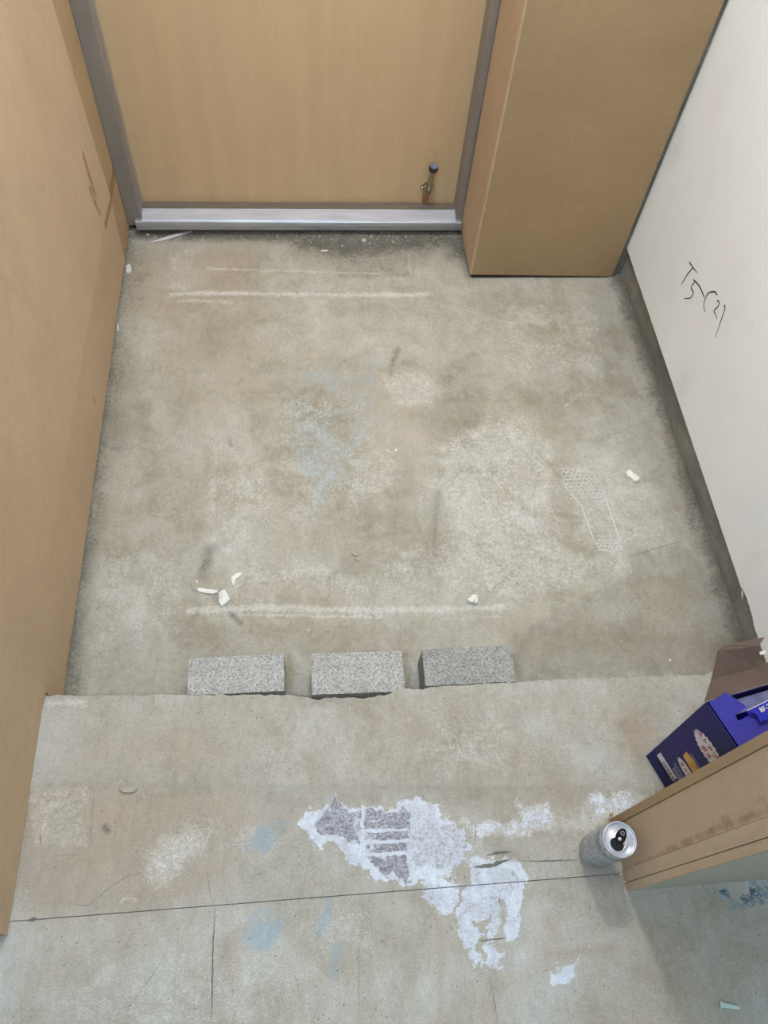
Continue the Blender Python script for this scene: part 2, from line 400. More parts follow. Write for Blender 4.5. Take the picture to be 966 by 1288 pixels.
def stain_low(s):
    # dirt along walls and door sill; darker tones, also along the step
    s.line('dirt', .75, [(160, 300), (84, 874)], .05, .05)
    s.line('dirt', .55, [(165, 300), (130, 560)], .09, .09)
    s.line('dirt', .95, [(165, 296), (590, 300)], .045, .04)
    s.poly('dirt', .90, [(355, 286), (470, 286), (600, 290), (592, 350), (560, 312), (500, 322), (430, 326), (372, 314)], .075)
    s.poly('dirt', .45, [(415, 320), (520, 318), (520, 350), (420, 350)], .03)
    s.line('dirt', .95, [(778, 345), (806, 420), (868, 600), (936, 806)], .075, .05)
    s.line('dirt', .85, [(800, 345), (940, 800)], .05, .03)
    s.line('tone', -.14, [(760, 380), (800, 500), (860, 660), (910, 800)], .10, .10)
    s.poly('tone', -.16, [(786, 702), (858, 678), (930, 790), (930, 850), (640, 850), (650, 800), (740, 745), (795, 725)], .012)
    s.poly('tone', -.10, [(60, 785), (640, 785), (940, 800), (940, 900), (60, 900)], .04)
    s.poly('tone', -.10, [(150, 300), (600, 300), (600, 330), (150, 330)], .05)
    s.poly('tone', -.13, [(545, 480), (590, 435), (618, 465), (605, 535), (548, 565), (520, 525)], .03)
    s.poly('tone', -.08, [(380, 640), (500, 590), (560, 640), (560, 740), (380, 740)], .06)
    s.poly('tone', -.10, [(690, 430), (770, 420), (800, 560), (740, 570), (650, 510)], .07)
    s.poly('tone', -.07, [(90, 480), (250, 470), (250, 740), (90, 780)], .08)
    s.poly('warm', .55, [(160, 310), (330, 305), (330, 380), (160, 400)], .08)
    s.poly('warm', .40, [(420, 480), (560, 440), (560, 560), (470, 620)], .06)
    s.poly('warm', .35, [(200, 400), (340, 380), (340, 520), (200, 540)], .1)
    s.poly('warm', .35, [(560, 760), (760, 760), (840, 840), (640, 840)], .1)
    # pale worn patches
    s.poly('chalk', .62, [(545, 560), (605, 530), (660, 515), (700, 560), (700, 620), (720, 690), (792, 700), (790, 722), (700, 745), (640, 762), (590, 740), (565, 690), (548, 620)], .05)
    s.poly('chalk', .50, [(700, 590), (770, 560), (850, 640), (850, 680), (740, 705)], .06)
    s.poly('chalk', .48, [(268, 595), (335, 580), (345, 640), (300, 700), (270, 680)], .04)
    s.poly('chalk', .60, [(440, 575), (490, 555), (510, 600), (470, 628), (430, 640)], .03)
    s.poly('chalk', .60, [(480, 470), (530, 460), (560, 490), (540, 515), (490, 510)], .03)
    s.poly('chalk', .42, [(350, 500), (470, 480), (480, 600), (380, 680), (340, 620)], .06)
    s.poly('chalk', .45, [(390, 700), (450, 720), (560, 660), (600, 750), (240, 760), (260, 720)], .05)
    s.poly('chalk', .40, [(620, 380), (740, 370), (760, 470), (640, 480)], .06)
    s.poly('chalk', .50, [(210, 315), (250, 310), (240, 375), (210, 380)], .03)
    s.poly('chalk', .50, [(764, 545), (780, 538), (792, 548), (785, 560), (768, 560)], .008)
    s.poly('chalk', .38, [(100, 690), (240, 680), (240, 800), (100, 820)], .07)
    s.poly('blue', .55, [(365, 545), (430, 500), (470, 540), (440, 600), (400, 650), (385, 610)], .05)
    s.poly('blue', .40, [(350, 470), (480, 440), (480, 540), (360, 560)], .06)
    # straight residue lines of a former frame
    s.line('chalk', .95, [(216, 370), (300, 369), (420, 371), (540, 370)], .020, .018)
    s.line('chalk', .62, [(225, 378), (290, 380)], .02, .01)
    s.line('chalk', .70, [(262, 337), (330, 340), (480, 344)], .010, .008)
    s.line('chalk', .62, [(220, 325), (217, 372)], .012, .01)
    s.line('chalk', .55, [(514, 320), (516, 345)], .012, .01)
    s.line('chalk', .5, [(800, 405), (880, 640), (930, 800)], .008, .006)
    s.line('chalk', .85, [(240, 768), (330, 764), (480, 768), (632, 764)], .020, .014)
    s.line('chalk', .72, [(300, 773), (480, 776)], .008, .006)
    s.line('chalk', .60, [(560, 778), (630, 776)], .008, .006)
    s.line('chalk', .60, [(690, 410), (757, 414)], .010, .008)
    s.line('chalk', .52, [(270, 560), (268, 700)], .03, .03)
    s.line('chalk', .55, [(700, 520), (760, 470)], .008, .008)
    s.line('dirt', .62, [(266, 690), (255, 725)], .028, .02)
    s.line('dirt', .60, [(283, 762), (302, 784)], .012, .01)
    s.line('dirt', .50, [(290, 552), (292, 560)], .012, .01)
    s.line('dirt', .55, [(376, 620), (379, 624)], .012, .01)
    s.line('dirt', .55, [(490, 470), (500, 440)], .016, .02)
    s.line('dirt', .50, [(550, 620), (545, 690)], .020, .02)

def stain_up(s):
    s.poly('warm', .52, [(20, 985), (330, 985), (330, 1060), (250, 1140), (20, 1160)], .05)
    s.poly('warm', .60, [(770, 900), (830, 890), (820, 950), (770, 960)], .05)
    s.poly('warm', .40, [(640, 1000), (760, 990), (750, 1010), (640, 1020)], .03)
    s.poly('warm', .42, [(80, 900), (300, 900), (300, 980), (60, 985)], .1)
    s.line('warm', .5, [(548, 1150), (556, 1200), (553, 1288)], .014, .014)
    s.line('warm', .60, [(690, 1200), (770, 1195)], .02, .02)
    s.line('warm', .65, [(285, 1190), (290, 1230)], .03, .03)
    s.line('warm', .60, [(690, 1160), (700, 1180)], .025, .02)
    s.line('warm', .55, [(655, 1110), (654, 1140)], .012, .01)
    s.line('warm', .5, [(615, 1235), (625, 1288)], .01, .01)
    s.line('dirt', .28, [(60, 988), (330, 990), (760, 992)], .014, .02)
    s.line('dirt', .35, [(390, 884), (480, 882)], .02, .02)
    s.line('dirt', .6, [(131, 1040), (135, 1043)], .012, .008)
    s.line('tone', -.10, [(330, 1003), (760, 1003)], .02, .03)
    s.poly('tone', .07, [(-300, 1170), (1200, 1110), (1200, 1700), (-300, 1700)], .05)
    s.line('chalk', .7, [(62, 884), (105, 885)], .014, .012)
    s.poly('chalk', .50, [(45, 995), (112, 995), (108, 1070), (40, 1070)], .02)
    s.poly('chalk', .62, [(180, 1080), (215, 1040), (275, 1030), (270, 1060), (200, 1130), (180, 1105)], .03)
    s.line('chalk', .8, [(255, 1070), (265, 1045)], .006, .005)
    s.line('chalk', .75, [(152, 1134), (162, 1128), (172, 1132)], .006, .005)
    s.poly('chalk', .55, [(270, 1075), (310, 1030), (330, 1040), (310, 1085)], .02)
    s.poly('chalk', .42, [(540, 900), (640, 900), (640, 970), (540, 970)], .08)
    s.poly('chalk', .45, [(100, 1220), (330, 1190), (420, 1288), (60, 1320)], .1)
    s.poly('chalk', .50, [(370, 1150), (470, 1140), (480, 1190), (400, 1200)], .05)
    s.poly('blue', .72, [(303, 1082), (318, 1048), (345, 1028), (364, 1030), (362, 1048), (335, 1060), (318, 1078)], .012)
    s.poly('blue', .95, [(312, 1166), (340, 1160), (363, 1146), (364, 1166), (350, 1192), (336, 1190), (312, 1176)], .012)
    s.poly('blue', .55, [(305, 1148), (330, 1140), (362, 1142), (364, 1165), (350, 1192), (310, 1190)], .010)
    s.poly('blue', .70, [(390, 1150), (412, 1146), (414, 1175), (395, 1182)], .012)
    s.line('blue', .85, [(424, 1190), (421, 1226)], .016, .01)
    s.line('blue', .7, [(414, 1135), (412, 1150)], .02, .012)
    # white tile adhesive, combed ground
    s.poly('paint', .85, [(372, 1042), (392, 1018), (425, 1009), (455, 1012), (520, 1010), (552, 1012), (558, 1030), (580, 1033), (588, 1060), (582, 1085), (556, 1106), (520, 1116), (498, 1112), (470, 1102), (445, 1082), (412, 1070), (395, 1053)], .010)
    s.poly('comb', .80, [(396, 1036), (402, 1018), (425, 1008), (455, 1020), (456, 1066), (436, 1052), (410, 1050)], .016)
    s.poly('tone', -.05, [(460, 1050), (490, 1048), (490, 1080), (460, 1080)], .01)
    s.poly('comb', 1.0, [(459, 1014), (513, 1018), (513, 1112), (485, 1098), (459, 1080)], .006)
    s.poly('comb', .46, [(516, 1030), (548, 1026), (586, 1040), (588, 1070), (560, 1100), (518, 1105)], .02)
    s.line('ridge', .95, [(456, 1012), (457, 1045), (458, 1088)], .007, .004)
    for v0, v1 in ((1046, 1043), (1060, 1057), (1076, 1073)):
        s.line('ridge', .95, [(459, v0), (512, v1)], .006, .004)
    s.poly('chalk', .90, [(575, 1040), (610, 1030), (640, 1026), (660, 1010), (700, 1020), (712, 1040), (660, 1048), (600, 1052)], .016)
    s.poly('paint', .62, [(590, 1036), (640, 1028), (660, 1014), (690, 1020), (700, 1034), (650, 1042), (600, 1048)], .02)
    s.poly('paint', .66, [(575, 1086), (600, 1074), (648, 1078), (655, 1092), (600, 1098)], .010)
    s.poly('paint', .90, [(578, 1100), (600, 1088), (652, 1082), (657, 1110), (652, 1178), (640, 1196), (632, 1226), (620, 1228), (612, 1208), (594, 1215), (592, 1190), (581, 1170), (577, 1125)], .010)
    s.poly('paint', .78, [(530, 1112), (572, 1105), (572, 1140), (550, 1148), (532, 1130)], .012)
    s.poly('chalk', .85, [(740, 1004), (800, 995), (830, 980), (830, 1010), (790, 1030), (742, 1040)], .02)
    s.poly('paint', .50, [(744, 1006), (800, 998), (800, 1020), (746, 1024)], .02)
    s.poly('chalk', .65, [(700, 1025), (745, 1020), (750, 1050), (700, 1052)], .03)
    s.poly('paint', .82, [(694, 1222), (706, 1224), (722, 1206), (723, 1236), (696, 1242)], .006)
    s.cut('paint', [(600, 1164), (616, 1158), (616, 1174), (602, 1176)]); s.cut('paint', [(606, 1184), (622, 1178), (614, 1208), (603, 1206)])
    s.cut('paint', [(630, 1140), (636, 1140), (636, 1196), (630, 1196)]); s.cut('paint', [(626, 1172), (650, 1186), (640, 1200), (622, 1192)], .01); s.cut('paint', [(572, 1096), (584, 1092), (580, 1120), (572, 1122)])
    s.cut('paint', [(412, 1066), (426, 1062), (430, 1072), (416, 1076)]); s.cut('paint', [(588, 1062), (640, 1056), (640, 1072), (590, 1074)])
    s.poly('navy', .62, [(884, 1114), (910, 1112), (925, 1125), (945, 1112), (990, 1106), (990, 1128), (945, 1138), (930, 1140), (890, 1140)], .012)

ym = lambda X, Y: np.where(Y > .40, .40 + (Y - .40) * (interp_poly(X, STEP) + (fbm(X, X * 0 + .3, 70, 3) - .5) * .008 - .40) / .07, Y)
floor_hall = empty('floor', (0, 0, 0)); tag(floor_hall, 'raised bare concrete hall floor with white and blue adhesive stains', 'floor', kind='structure')
grid_mesh('slab', seg((-.516, .94, .003)), seg((.1178, .47, .003)), h_up, mat_floor_up, floor_hall, stain_up, ym)
grid_mesh('slab', seg((-2.2, -.56, .05), (-.56, .82, .003), (.82, 2.6, .05)), seg((-1.6, -.2, .05), (-.2, .1166, .003)), h_up, mat_floor_up, floor_hall, stain_up)
# body of the step: front face with a rough lip, and the joint bed
def step_face():
    xs = seg((-.516, .94, .006)); lip = interp_poly(xs, STEP) + (fbm(xs, xs * 0 + .3, 70, 3) - .5) * .008
    zs = np.linspace(0, 1, 9); V = []; F = []
    for k, t in enumerate(zs):
        y = lip - .004 * min(1, t * 3) + (fbm(xs, xs * 0 + t * 4, 25, 3) - .5) * .006 * (t > 0)
        z = h_up(xs, lip) * (1 - t) + (ZL - .01) * t
        V += [(a, b, c) for a, b, c in zip(xs, y, z)]
    n = len(xs)
    for k in range(8):
        for i in range(n - 1): F.append((k * n + i, (k + 1) * n + i, (k + 1) * n + i + 1, k * n + i + 1))
    me = bpy.data.meshes.new('step_face'); me.from_pydata(V, [], F); me.update()
    for p in me.polygons: p.use_smooth = True
    return link('step_face', me, mat_floor_up, floor_hall)
step_face()
box('joint_bed', -2.2, 2.6, .10, .135, -.02, -.0025, mat_crack, floor_hall)
floor_low = empty('floor', (0, 0, ZL)); tag(floor_low, 'sunken bare concrete entrance floor with chalky worn patches', 'floor', kind='structure')
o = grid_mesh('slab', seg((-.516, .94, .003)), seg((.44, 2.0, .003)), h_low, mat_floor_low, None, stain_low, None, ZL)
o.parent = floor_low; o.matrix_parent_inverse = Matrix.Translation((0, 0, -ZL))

def ribbon(name, pts, width, mat, parent, z=0.0, hf=h_up, lift=.0007, taper=True, step=.004, jit=.0006, px=True, bm=None):
    """thin strip of dust, chipped edge or open crack lying on a floor"""
    q = [Vector(P(u, v, z)[:2]) for u, v in pts] if px else [Vector(p) for p in pts]
    d = []
    for a, b in zip(q, q[1:]):
        n = max(1, int((b - a).length / step)); d += [a.lerp(b, k / n) for k in range(n)]
    d.append(q[-1]); n = len(d)
    own = bm is None; bm = bm or bmesh.new(); prev = None
    for i, p in enumerate(d):
        t = (d[min(i + 1, n - 1)] - d[max(i - 1, 0)]).normalized(); s = Vector((-t.y, t.x))
        wd = width * (.65 + .7 * random.random()) * (min(1, .25 + 2.5 * min(i, n - 1 - i) / max(n, 1)) if taper else 1)
        p = p + s * random.uniform(-jit, jit)
        r = []
        for e in (-.5, .5):
            c = p + s * wd * e; hz = float(hf(np.array([c.x]), np.array([c.y]))[0])
            r.append(bm.verts.new((c.x, c.y, z + hz + lift)))
        if prev: bm.faces.new((prev[0], r[0], r[1], prev[1]))
        prev = r
    return bm_obj(name, bm, mat, parent) if own else bm
for pts, wd, m in [([(271, 1142), (268, 1190), (266, 1288)], .0022, mat_crack), ([(268, 1140), (262, 1110), (258, 1090)], .0015, mat_crack_soft),
                   ([(452, 1182), (451, 1230), (452, 1288)], .0014, mat_crack_soft), ([(617, 1232), (622, 1262), (626, 1288)], .0020, mat_crack_soft),
                   ([(118, 994), (117, 1020), (112, 1074)], .0020, mat_crack_soft), ([(60, 1078), (112, 1074)], .0015, mat_crack_soft),
                   ([(80, 1135), (110, 1140), (140, 1115), (160, 1102), (178, 1098), (188, 1118)], .0020, mat_crack_soft),
                   ([(212, 1195), (200, 1215), (160, 1270)], .0012, mat_crack_soft), ([(655, 1083), (690, 1083), (727, 1082)], .0020, mat_crack),
                   ([(596, 1091), (620, 1088), (640, 1081)], .006, mat_crack), ([(612, 1076), (628, 1072), (644, 1072)], .004, mat_crack),
                   ([(50, 1048), (52, 1064)], .004, mat_crack_soft), ([(600, 1184), (634, 1180)], .002, mat_crack),
                   ([(628, 1126), (629, 1140)], .002, mat_crack), ([(598, 1036), (598, 1060)], .0018, mat_crack_soft),
                   ([(35, 1158), (46, 1155)], .006, mat_crack)]:
    ribbon('crack', pts, wd, m, floor_hall)
low_parent_inv = Matrix.Translation((0, 0, -ZL))
def low_child(o): o.parent = floor_low; o.matrix_parent_inverse = low_parent_inv; return o
for pts, wd in [([(440, 696), (447, 700), (453, 698)], .0028), ([(445, 703), (450, 707), (455, 703)], .0028), ([(786, 702), (858, 680)], .0014)]:
    low_child(ribbon('crack', pts, wd, mat_crack, None, ZL, h_low))
# dusty shoe print: outlines, honeycomb toe and heel
def shoe_print():
    bm = bmesh.new(); kw = dict(z=ZL, hf=h_low, bm=bm, jit=.0008)
    for pts, wd in [([(706, 594), (712, 614), (730, 634), (738, 655), (747, 680), (756, 691)], .0030), ([(758, 614), (764, 634), (772, 658), (782, 684)], .0036),
                    ([(704, 596), (716, 591), (738, 592), (752, 603), (760, 616)], .0016), ([(752, 690), (766, 694), (782, 685)], .002)]:
        ribbon('', pts, wd, None, None, **kw)
    def hexes(poly, s):
        q = np.array([P(u, v, ZL)[:2] for u, v in poly]); lo, hi = q.min(0), q.max(0)
        inside = lambda p: sum(((q[i][1] > p[1]) != (q[i - 1][1] > p[1])) and p[0] < (q[i - 1][0] - q[i][0]) * (p[1] - q[i][1]) / (q[i - 1][1] - q[i][1]) + q[i][0] for i in range(len(q))) % 2
        r = 0; y = lo[1]
        while y < hi[1]:
            x = lo[0] + (s * .5 if r % 2 else 0)
            while x < hi[0]:
                if inside((x, y)):
                    for k in range(3):
                        a = math.radians(90 + 120 * k); c = (x + random.uniform(-1, 1) * .0006, y)
                        ribbon('', [c, (c[0] + math.cos(a) * s * .58, c[1] + math.sin(a) * s * .58)], .0014, None, None, px=False, taper=False, step=.003, **kw)
                    c2 = (x, y + s * .58)
                    for a in (30, 150):
                        a = math.radians(a); ribbon('', [c2, (c2[0] + math.cos(a) * s * .58, c2[1] + math.sin(a) * s * .58)], .0014, None, None, px=False, taper=False, step=.003, **kw)
                x += s
            y += s * .87; r += 1
    hexes([(706, 592), (738, 590), (762, 618), (764, 634), (740, 628), (722, 632), (710, 612)], .0125)
    hexes([(750, 680), (780, 678), (782, 690), (768, 695), (752, 691)], .010)
    return low_child(bm_obj('shoe_print', bm, mat_dust))
shoe_print()

# ---------------------------------------------------------------- walls, ceiling
CEIL = 2.38
WL = box('wall_left', -.63, -.5165, .105, 2.12, ZL - .02, CEIL, mat_plaster_plain); tag(WL, 'entrance side wall hidden behind cardboard sheets', 'wall', kind='structure')
WR = empty('wall_right', (.94, 1.2, ZL)); tag(WR, 'white lined wall with pen writing above a bare concrete foot', 'wall', kind='structure')
WRI = Matrix.Translation((-.94, -1.2, -ZL))
def wr(o): o.parent = WR; o.matrix_parent_inverse = WRI; return o
wr(box('concrete_foot', .938, 1.06, .19, 2.12, ZL - .02, .10, mat_bare))
wr(box('masonry', .9385, 1.06, .19, 2.12, .10, CEIL, mat_bare))
def lining():
    ys = seg((.19, .5, .006), (.5, .75, .003), (.75, 2.05, .008)); zb = -.022 + (ys - .546) / (1.46 - .546) * .012
    br = np.where((ys > .575) & (ys < .66), -.0065 * np.sin((ys - .575) / .085 * math.pi) ** .5 * (0.5 + fbm(ys, ys * 0, 90, 3)), 0)
    zb = zb - br * 1.0 + (fbm(ys, ys * 0 + 2, 60, 3) - .5) * .0016
    zs = np.concatenate([[0], np.linspace(.03, CEIL + .02, 90)]); V = []; n = len(ys)
    for t in zs:
        for y, b in zip(ys, zb): V.append((.9255, y, b if t == 0 else max(b, -.02 + t)))
    F = [(k * n + i, (k + 1) * n + i, (k + 1) * n + i + 1, k * n + i + 1) for k in range(len(zs) - 1) for i in range(n - 1)]
    b0 = len(V); V += [(.9375, y, b) for y, b in zip(ys, zb)]
    F += [(i, i + 1, b0 + i + 1, b0 + i) for i in range(n - 1)]
    me = bpy.data.meshes.new('lining_board'); me.from_pydata(V, [], F); me.update()
    co = np.array(V); a = np.zeros(len(V))
    for (u, v), r, s in [((885, 55), .14, .5), ((800, 250), .12, .55), ((850, 190), .08, .45), ((905, 130), .1, .4), ((860, 480), .12, .35), ((950, 700), .08, .4), ((944, 412), .02, .5)]:
        q = PX(u, v, .9255); d = np.hypot((co[:, 1] - q[1]), (co[:, 2] - q[2]) * .6); a = np.maximum(a, s * np.clip(1 - d / r, 0, 1))
    at = me.attributes.new('smudge', 'FLOAT', 'POINT'); at.data.foreach_set('value', a.astype(np.float32))
    return wr(link('lining_board', me, mat_plaster))
lining()
# handwriting T 5 ( 2 )
def pen(pts, wd=.0016):
    d = []
    q = [Vector(PX(840 + a / 9.911, 310 + b / 9.908, .9252)) for a, b in pts]
    for i in range(len(q) - 1):      # Catmull-Rom through the points
        p0, p1, p2, p3 = q[max(i - 1, 0)], q[i], q[i + 1], q[min(i + 2, len(q) - 1)]
        for k in range(6):
            t = k / 6; d.append(.5 * ((2 * p1) + (p2 - p0) * t + (2 * p0 - 5 * p1 + 4 * p2 - p3) * t * t + (3 * p1 - p0 - 3 * p2 + p3) * t ** 3))
    d.append(q[-1]); n = len(d)
    return tube_bm(d, [wd * (.55 + .6 * min(1, (n - 1 - i) / (n * .35))) for i in range(n)], 6, None, .25, (1, 0, 0))
for pts in ([(268, 192), (300, 245), (365, 328)], [(318, 262), (250, 340), (200, 420), (165, 475)], [(335, 440), (290, 515), (318, 575), (280, 640), (205, 650)], [(320, 415), (390, 490), (440, 600), (455, 640)],
            [(615, 605), (590, 570), (545, 565), (490, 600), (455, 690), (450, 770), (470, 812)], [(615, 672), (640, 700), (620, 755), (578, 800), (595, 850), (614, 905)], [(700, 735), (712, 770), (660, 930), (590, 1135)]):
    wr(bm_obj('pen_stroke', pen(pts), mat_ink))
# splinter of torn lining paper at the broken edge
q = PX(934, 747, .925)
wr(bm_obj('torn_paper', prism_bm([(q[0] - .004, q[1] - .012, q[2] - .002), (q[0] - .001, q[1], q[2] + .004), (q[0] - .006, q[1] + .005, q[2] + .012), (q[0] - .001, q[1] + .006, q[2] - .001)], (.0008, 0, 0)), mat_gypsum))

tag(box('wall_back', -.63, 1.06, 2.06, 2.20, ZL - .02, CEIL, mat_plaster_plain), 'wall around the entrance door', 'wall', kind='structure')
tag(box('wall_pillar', .486, .936, 1.735, 2.06, ZL - .01, CEIL, mat_bare), 'pillar beside the door behind a cardboard cover', 'wall', kind='structure')  # grey concrete chosen so the gap beside the cover looks shaded
tag(box('ceiling', -2.2, 2.6, -1.6, 2.2, CEIL, CEIL + .1, mat_plaster_plain), 'flat pale ceiling', 'ceiling', kind='structure')
tag(box('wall_rear', -2.2, 2.6, -1.7, -1.6, -.02, CEIL, mat_plaster_plain), 'pale hall wall', 'wall', kind='structure')
tag(box('wall_left', -2.3, -2.2, -1.7, .105, -.02, CEIL, mat_plaster_plain), 'pale end wall of the hall', 'wall', kind='structure')
tag(box('wall_left', -2.2, -.63, .105, .205, -.02, CEIL, mat_plaster_plain), 'pale hall wall running on from the entrance', 'wall', kind='structure')
mat_stub = plain('greenish_wall_lining', lin(188, 186, 168), .8, 0, .04, 8)
tag(box('wall_front', .5265, 2.6, .090, .204, -.01, CEIL, mat_stub), 'short partition wall between entrance and hall', 'wall', kind='structure')

# ---------------------------------------------------------------- cardboard protection
def subdiv_board(name, axis, c, a0, a1, z0, z1, th, mat, parent, marks=(), step=.012, ragged=0.0, zmax=None):
    """board lying in plane axis=c with a fine front face; a = other horizontal axis. marks: (attr, value, pixel polyline, width)"""
    zt = zmax or z1
    A = np.arange(a0, a1, step); A = np.append(A, a1); Z = np.concatenate([np.arange(z0, min(zt, z1), step), [z1]])
    V = []; n = len(A)
    for zz in Z:
        for a in A: V.append((c, a, zz) if axis == 'x' else (a, c, zz))
    F = [(k * n + i, k * n + i + 1, (k + 1) * n + i + 1, (k + 1) * n + i) for k in range(len(Z) - 1) for i in range(n - 1)]
    co = np.array(V); m0 = len(V)
    rim = [i for i in range(n)] + [k * n + n - 1 for k in range(1, len(Z))] + [(len(Z) - 1) * n + i for i in range(n - 2, -1, -1)] + [k * n for k in range(len(Z) - 2, 0, -1)]
    off = np.array([th, 0, 0]) if axis == 'x' else np.array([0, th, 0])
    V += [tuple(co[i] + off) for i in rim]; L = len(rim)
    for j in range(L): F.append((rim[j], m0 + j, m0 + (j + 1) % L, rim[(j + 1) % L]))
    F.append(tuple(m0 + j for j in range(L)))
    me = bpy.data.meshes.new(name); me.from_pydata(V, [], F); me.update()
    bm = bmesh.new(); bm.from_mesh(me); bmesh.ops.recalc_face_normals(bm, faces=bm.faces[:]); bm.to_mesh(me); bm.free()
    co = np.array(V); ai = 1 if axis == 'x' else 0
    for an in ('stain', 'scuff'):
        arr = np.zeros(len(V))
        for m, val, pts, wd in marks:
            if m != an: continue
            q = [np.array(PX(u, v, c) if axis == 'x' else PY(u, v, c))[[ai, 2]] for u, v in pts]
            for s, e in zip(q, q[1:]):
                ex = e - s; p = co[:, [ai, 2]] - s; t = np.clip((p @ ex) / (ex @ ex + 1e-9), 0, 1)
                d = np.hypot(*(p - t[:, None] * ex).T); arr = np.maximum(arr, val * np.clip((wd - d) / wd * 1.6, 0, 1))
        at = me.attributes.new(an, 'FLOAT', 'POINT'); at.data.foreach_set('value', arr.astype(np.float32))
    return link(name, me, mat, parent)

def left_sheet():
    root = empty('cardboard_sheet', (-.51, .95, ZL + .007)); inv = Matrix.Translation((.51, -.95, -ZL - .007))
    tag(root, 'long tan cardboard sheet on the entrance wall, slit where it crosses the step', 'cardboard', 'cardboard sheets on the entrance wall')
    ys = seg((.098, .486, .008), (.486, .5, .002), (.5, 1.803, .008)); zs = seg((ZL + .009, .0035, .006), (.0035, .13, .006), (.13, .9, .012), (.9, 2.1, .1))
    Y, Z = np.meshgrid(ys, zs); n = len(ys); Yf, Zf = Y.ravel(), Z.ravel()
    amp = .0075 * np.clip((Yf - .50) / .5, 0, 1) * (Yf > .49)
    zc = .11 + (fbm(Yf, Yf * 0, 3, 2) - .5) * .012
    X = -.510 + amp * np.where(Zf < zc, np.clip((Zf - ZL) / (zc - ZL), 0, 1) ** 1.3, np.clip(1 - (Zf - zc) / .5, 0, 1) ** 2) + (fbm(Yf, Zf, 3, 3) - .5) * .002
    X += .004 * np.exp(-((Yf - .5) / .02) ** 2) * np.clip(1 - abs(Zf - .02) / .06, 0, 1)
    X = np.maximum(X, -.5125)
    V = np.stack([X, Yf, Zf], 1); F = []
    for k in range(len(zs) - 1):
        for i in range(n - 1):
            if zs[k] < .003 and ys[i] < .497: continue
            F.append((k * n + i, k * n + i + 1, (k + 1) * n + i + 1, (k + 1) * n + i))
    me = bpy.data.meshes.new('face_panel'); me.from_pydata([tuple(v) for v in V], [], F); me.update()
    marks = [('stain', .9, [(103, 195), (109, 218), (117, 245)], .014), ('stain', .8, [(110, 235), (115, 252), (122, 268)], .012), ('scuff', .7, [(13, 140), (14, 155)], .02), ('scuff', .7, [(20, 450), (24, 470)], .03), ('scuff', .6, [(8, 330), (20, 400)], .03), ('scuff', .5, [(90, 120), (100, 180)], .03),
             ('stain', .7, [(116, 497), (118, 510)], .007), ('stain', .45, [(90, 790), (84, 850)], .012), ('stain', .35, [(10, 1050), (6, 1120)], .01), ('scuff', .5, [(45, 880), (36, 960)], .02), ('stain', .95, [(140, 234), (138, 248), (133, 266), (129, 284)], .015), ('scuff', .45, [(97, 440), (60, 700), (40, 800)], .012)]
    for an in ('stain', 'scuff'):
        arr = np.zeros(len(V))
        for m, val, pts, wd in marks:
            if m != an: continue
            q = [np.array(PX(u, v, -.51))[[1, 2]] for u, v in pts]
            for s_, e_ in zip(q, q[1:]):
                ex_ = e_ - s_; p = V[:, [1, 2]] - s_; t = np.clip((p @ ex_) / (ex_ @ ex_ + 1e-9), 0, 1)
                d = np.hypot(*(p - t[:, None] * ex_).T); arr = np.maximum(arr, val * np.clip((wd - d) / wd * 1.6, 0, 1))
        at = me.attributes.new(an, 'FLOAT', 'POINT'); at.data.foreach_set('value', arr.astype(np.float32))
    bm = bmesh.new(); bm.from_mesh(me); bmesh.ops.delete(bm, geom=[v for v in bm.verts if not v.link_faces], context='VERTS')
    bmesh.ops.solidify(bm, geom=bm.faces[:], thickness=.0032); bmesh.ops.recalc_face_normals(bm, faces=bm.faces[:]); bm.to_mesh(me); bm.free()
    q = link('face_panel', me, mat_card); q.parent = root; q.matrix_parent_inverse = inv
    q = box('end_flap', -.60, -.5135, .0975, .1015, .0035, 2.1, mat_card_dark); q.parent = root; q.matrix_parent_inverse = inv
left_sheet()
b3 = subdiv_board('cardboard_sheet', 'x', -.5095, 1.8045, 1.9285, ZL + .012, 2.1, -.004, mat_card_dark, None, [('stain', 1.0, [(144, 196), (143, 220), (139, 246)], .022)], .006, zmax=1.0)
tag(b3, 'narrow tall cardboard strip beside the door frame with a brown tear', 'cardboard', 'cardboard sheets on the entrance wall')

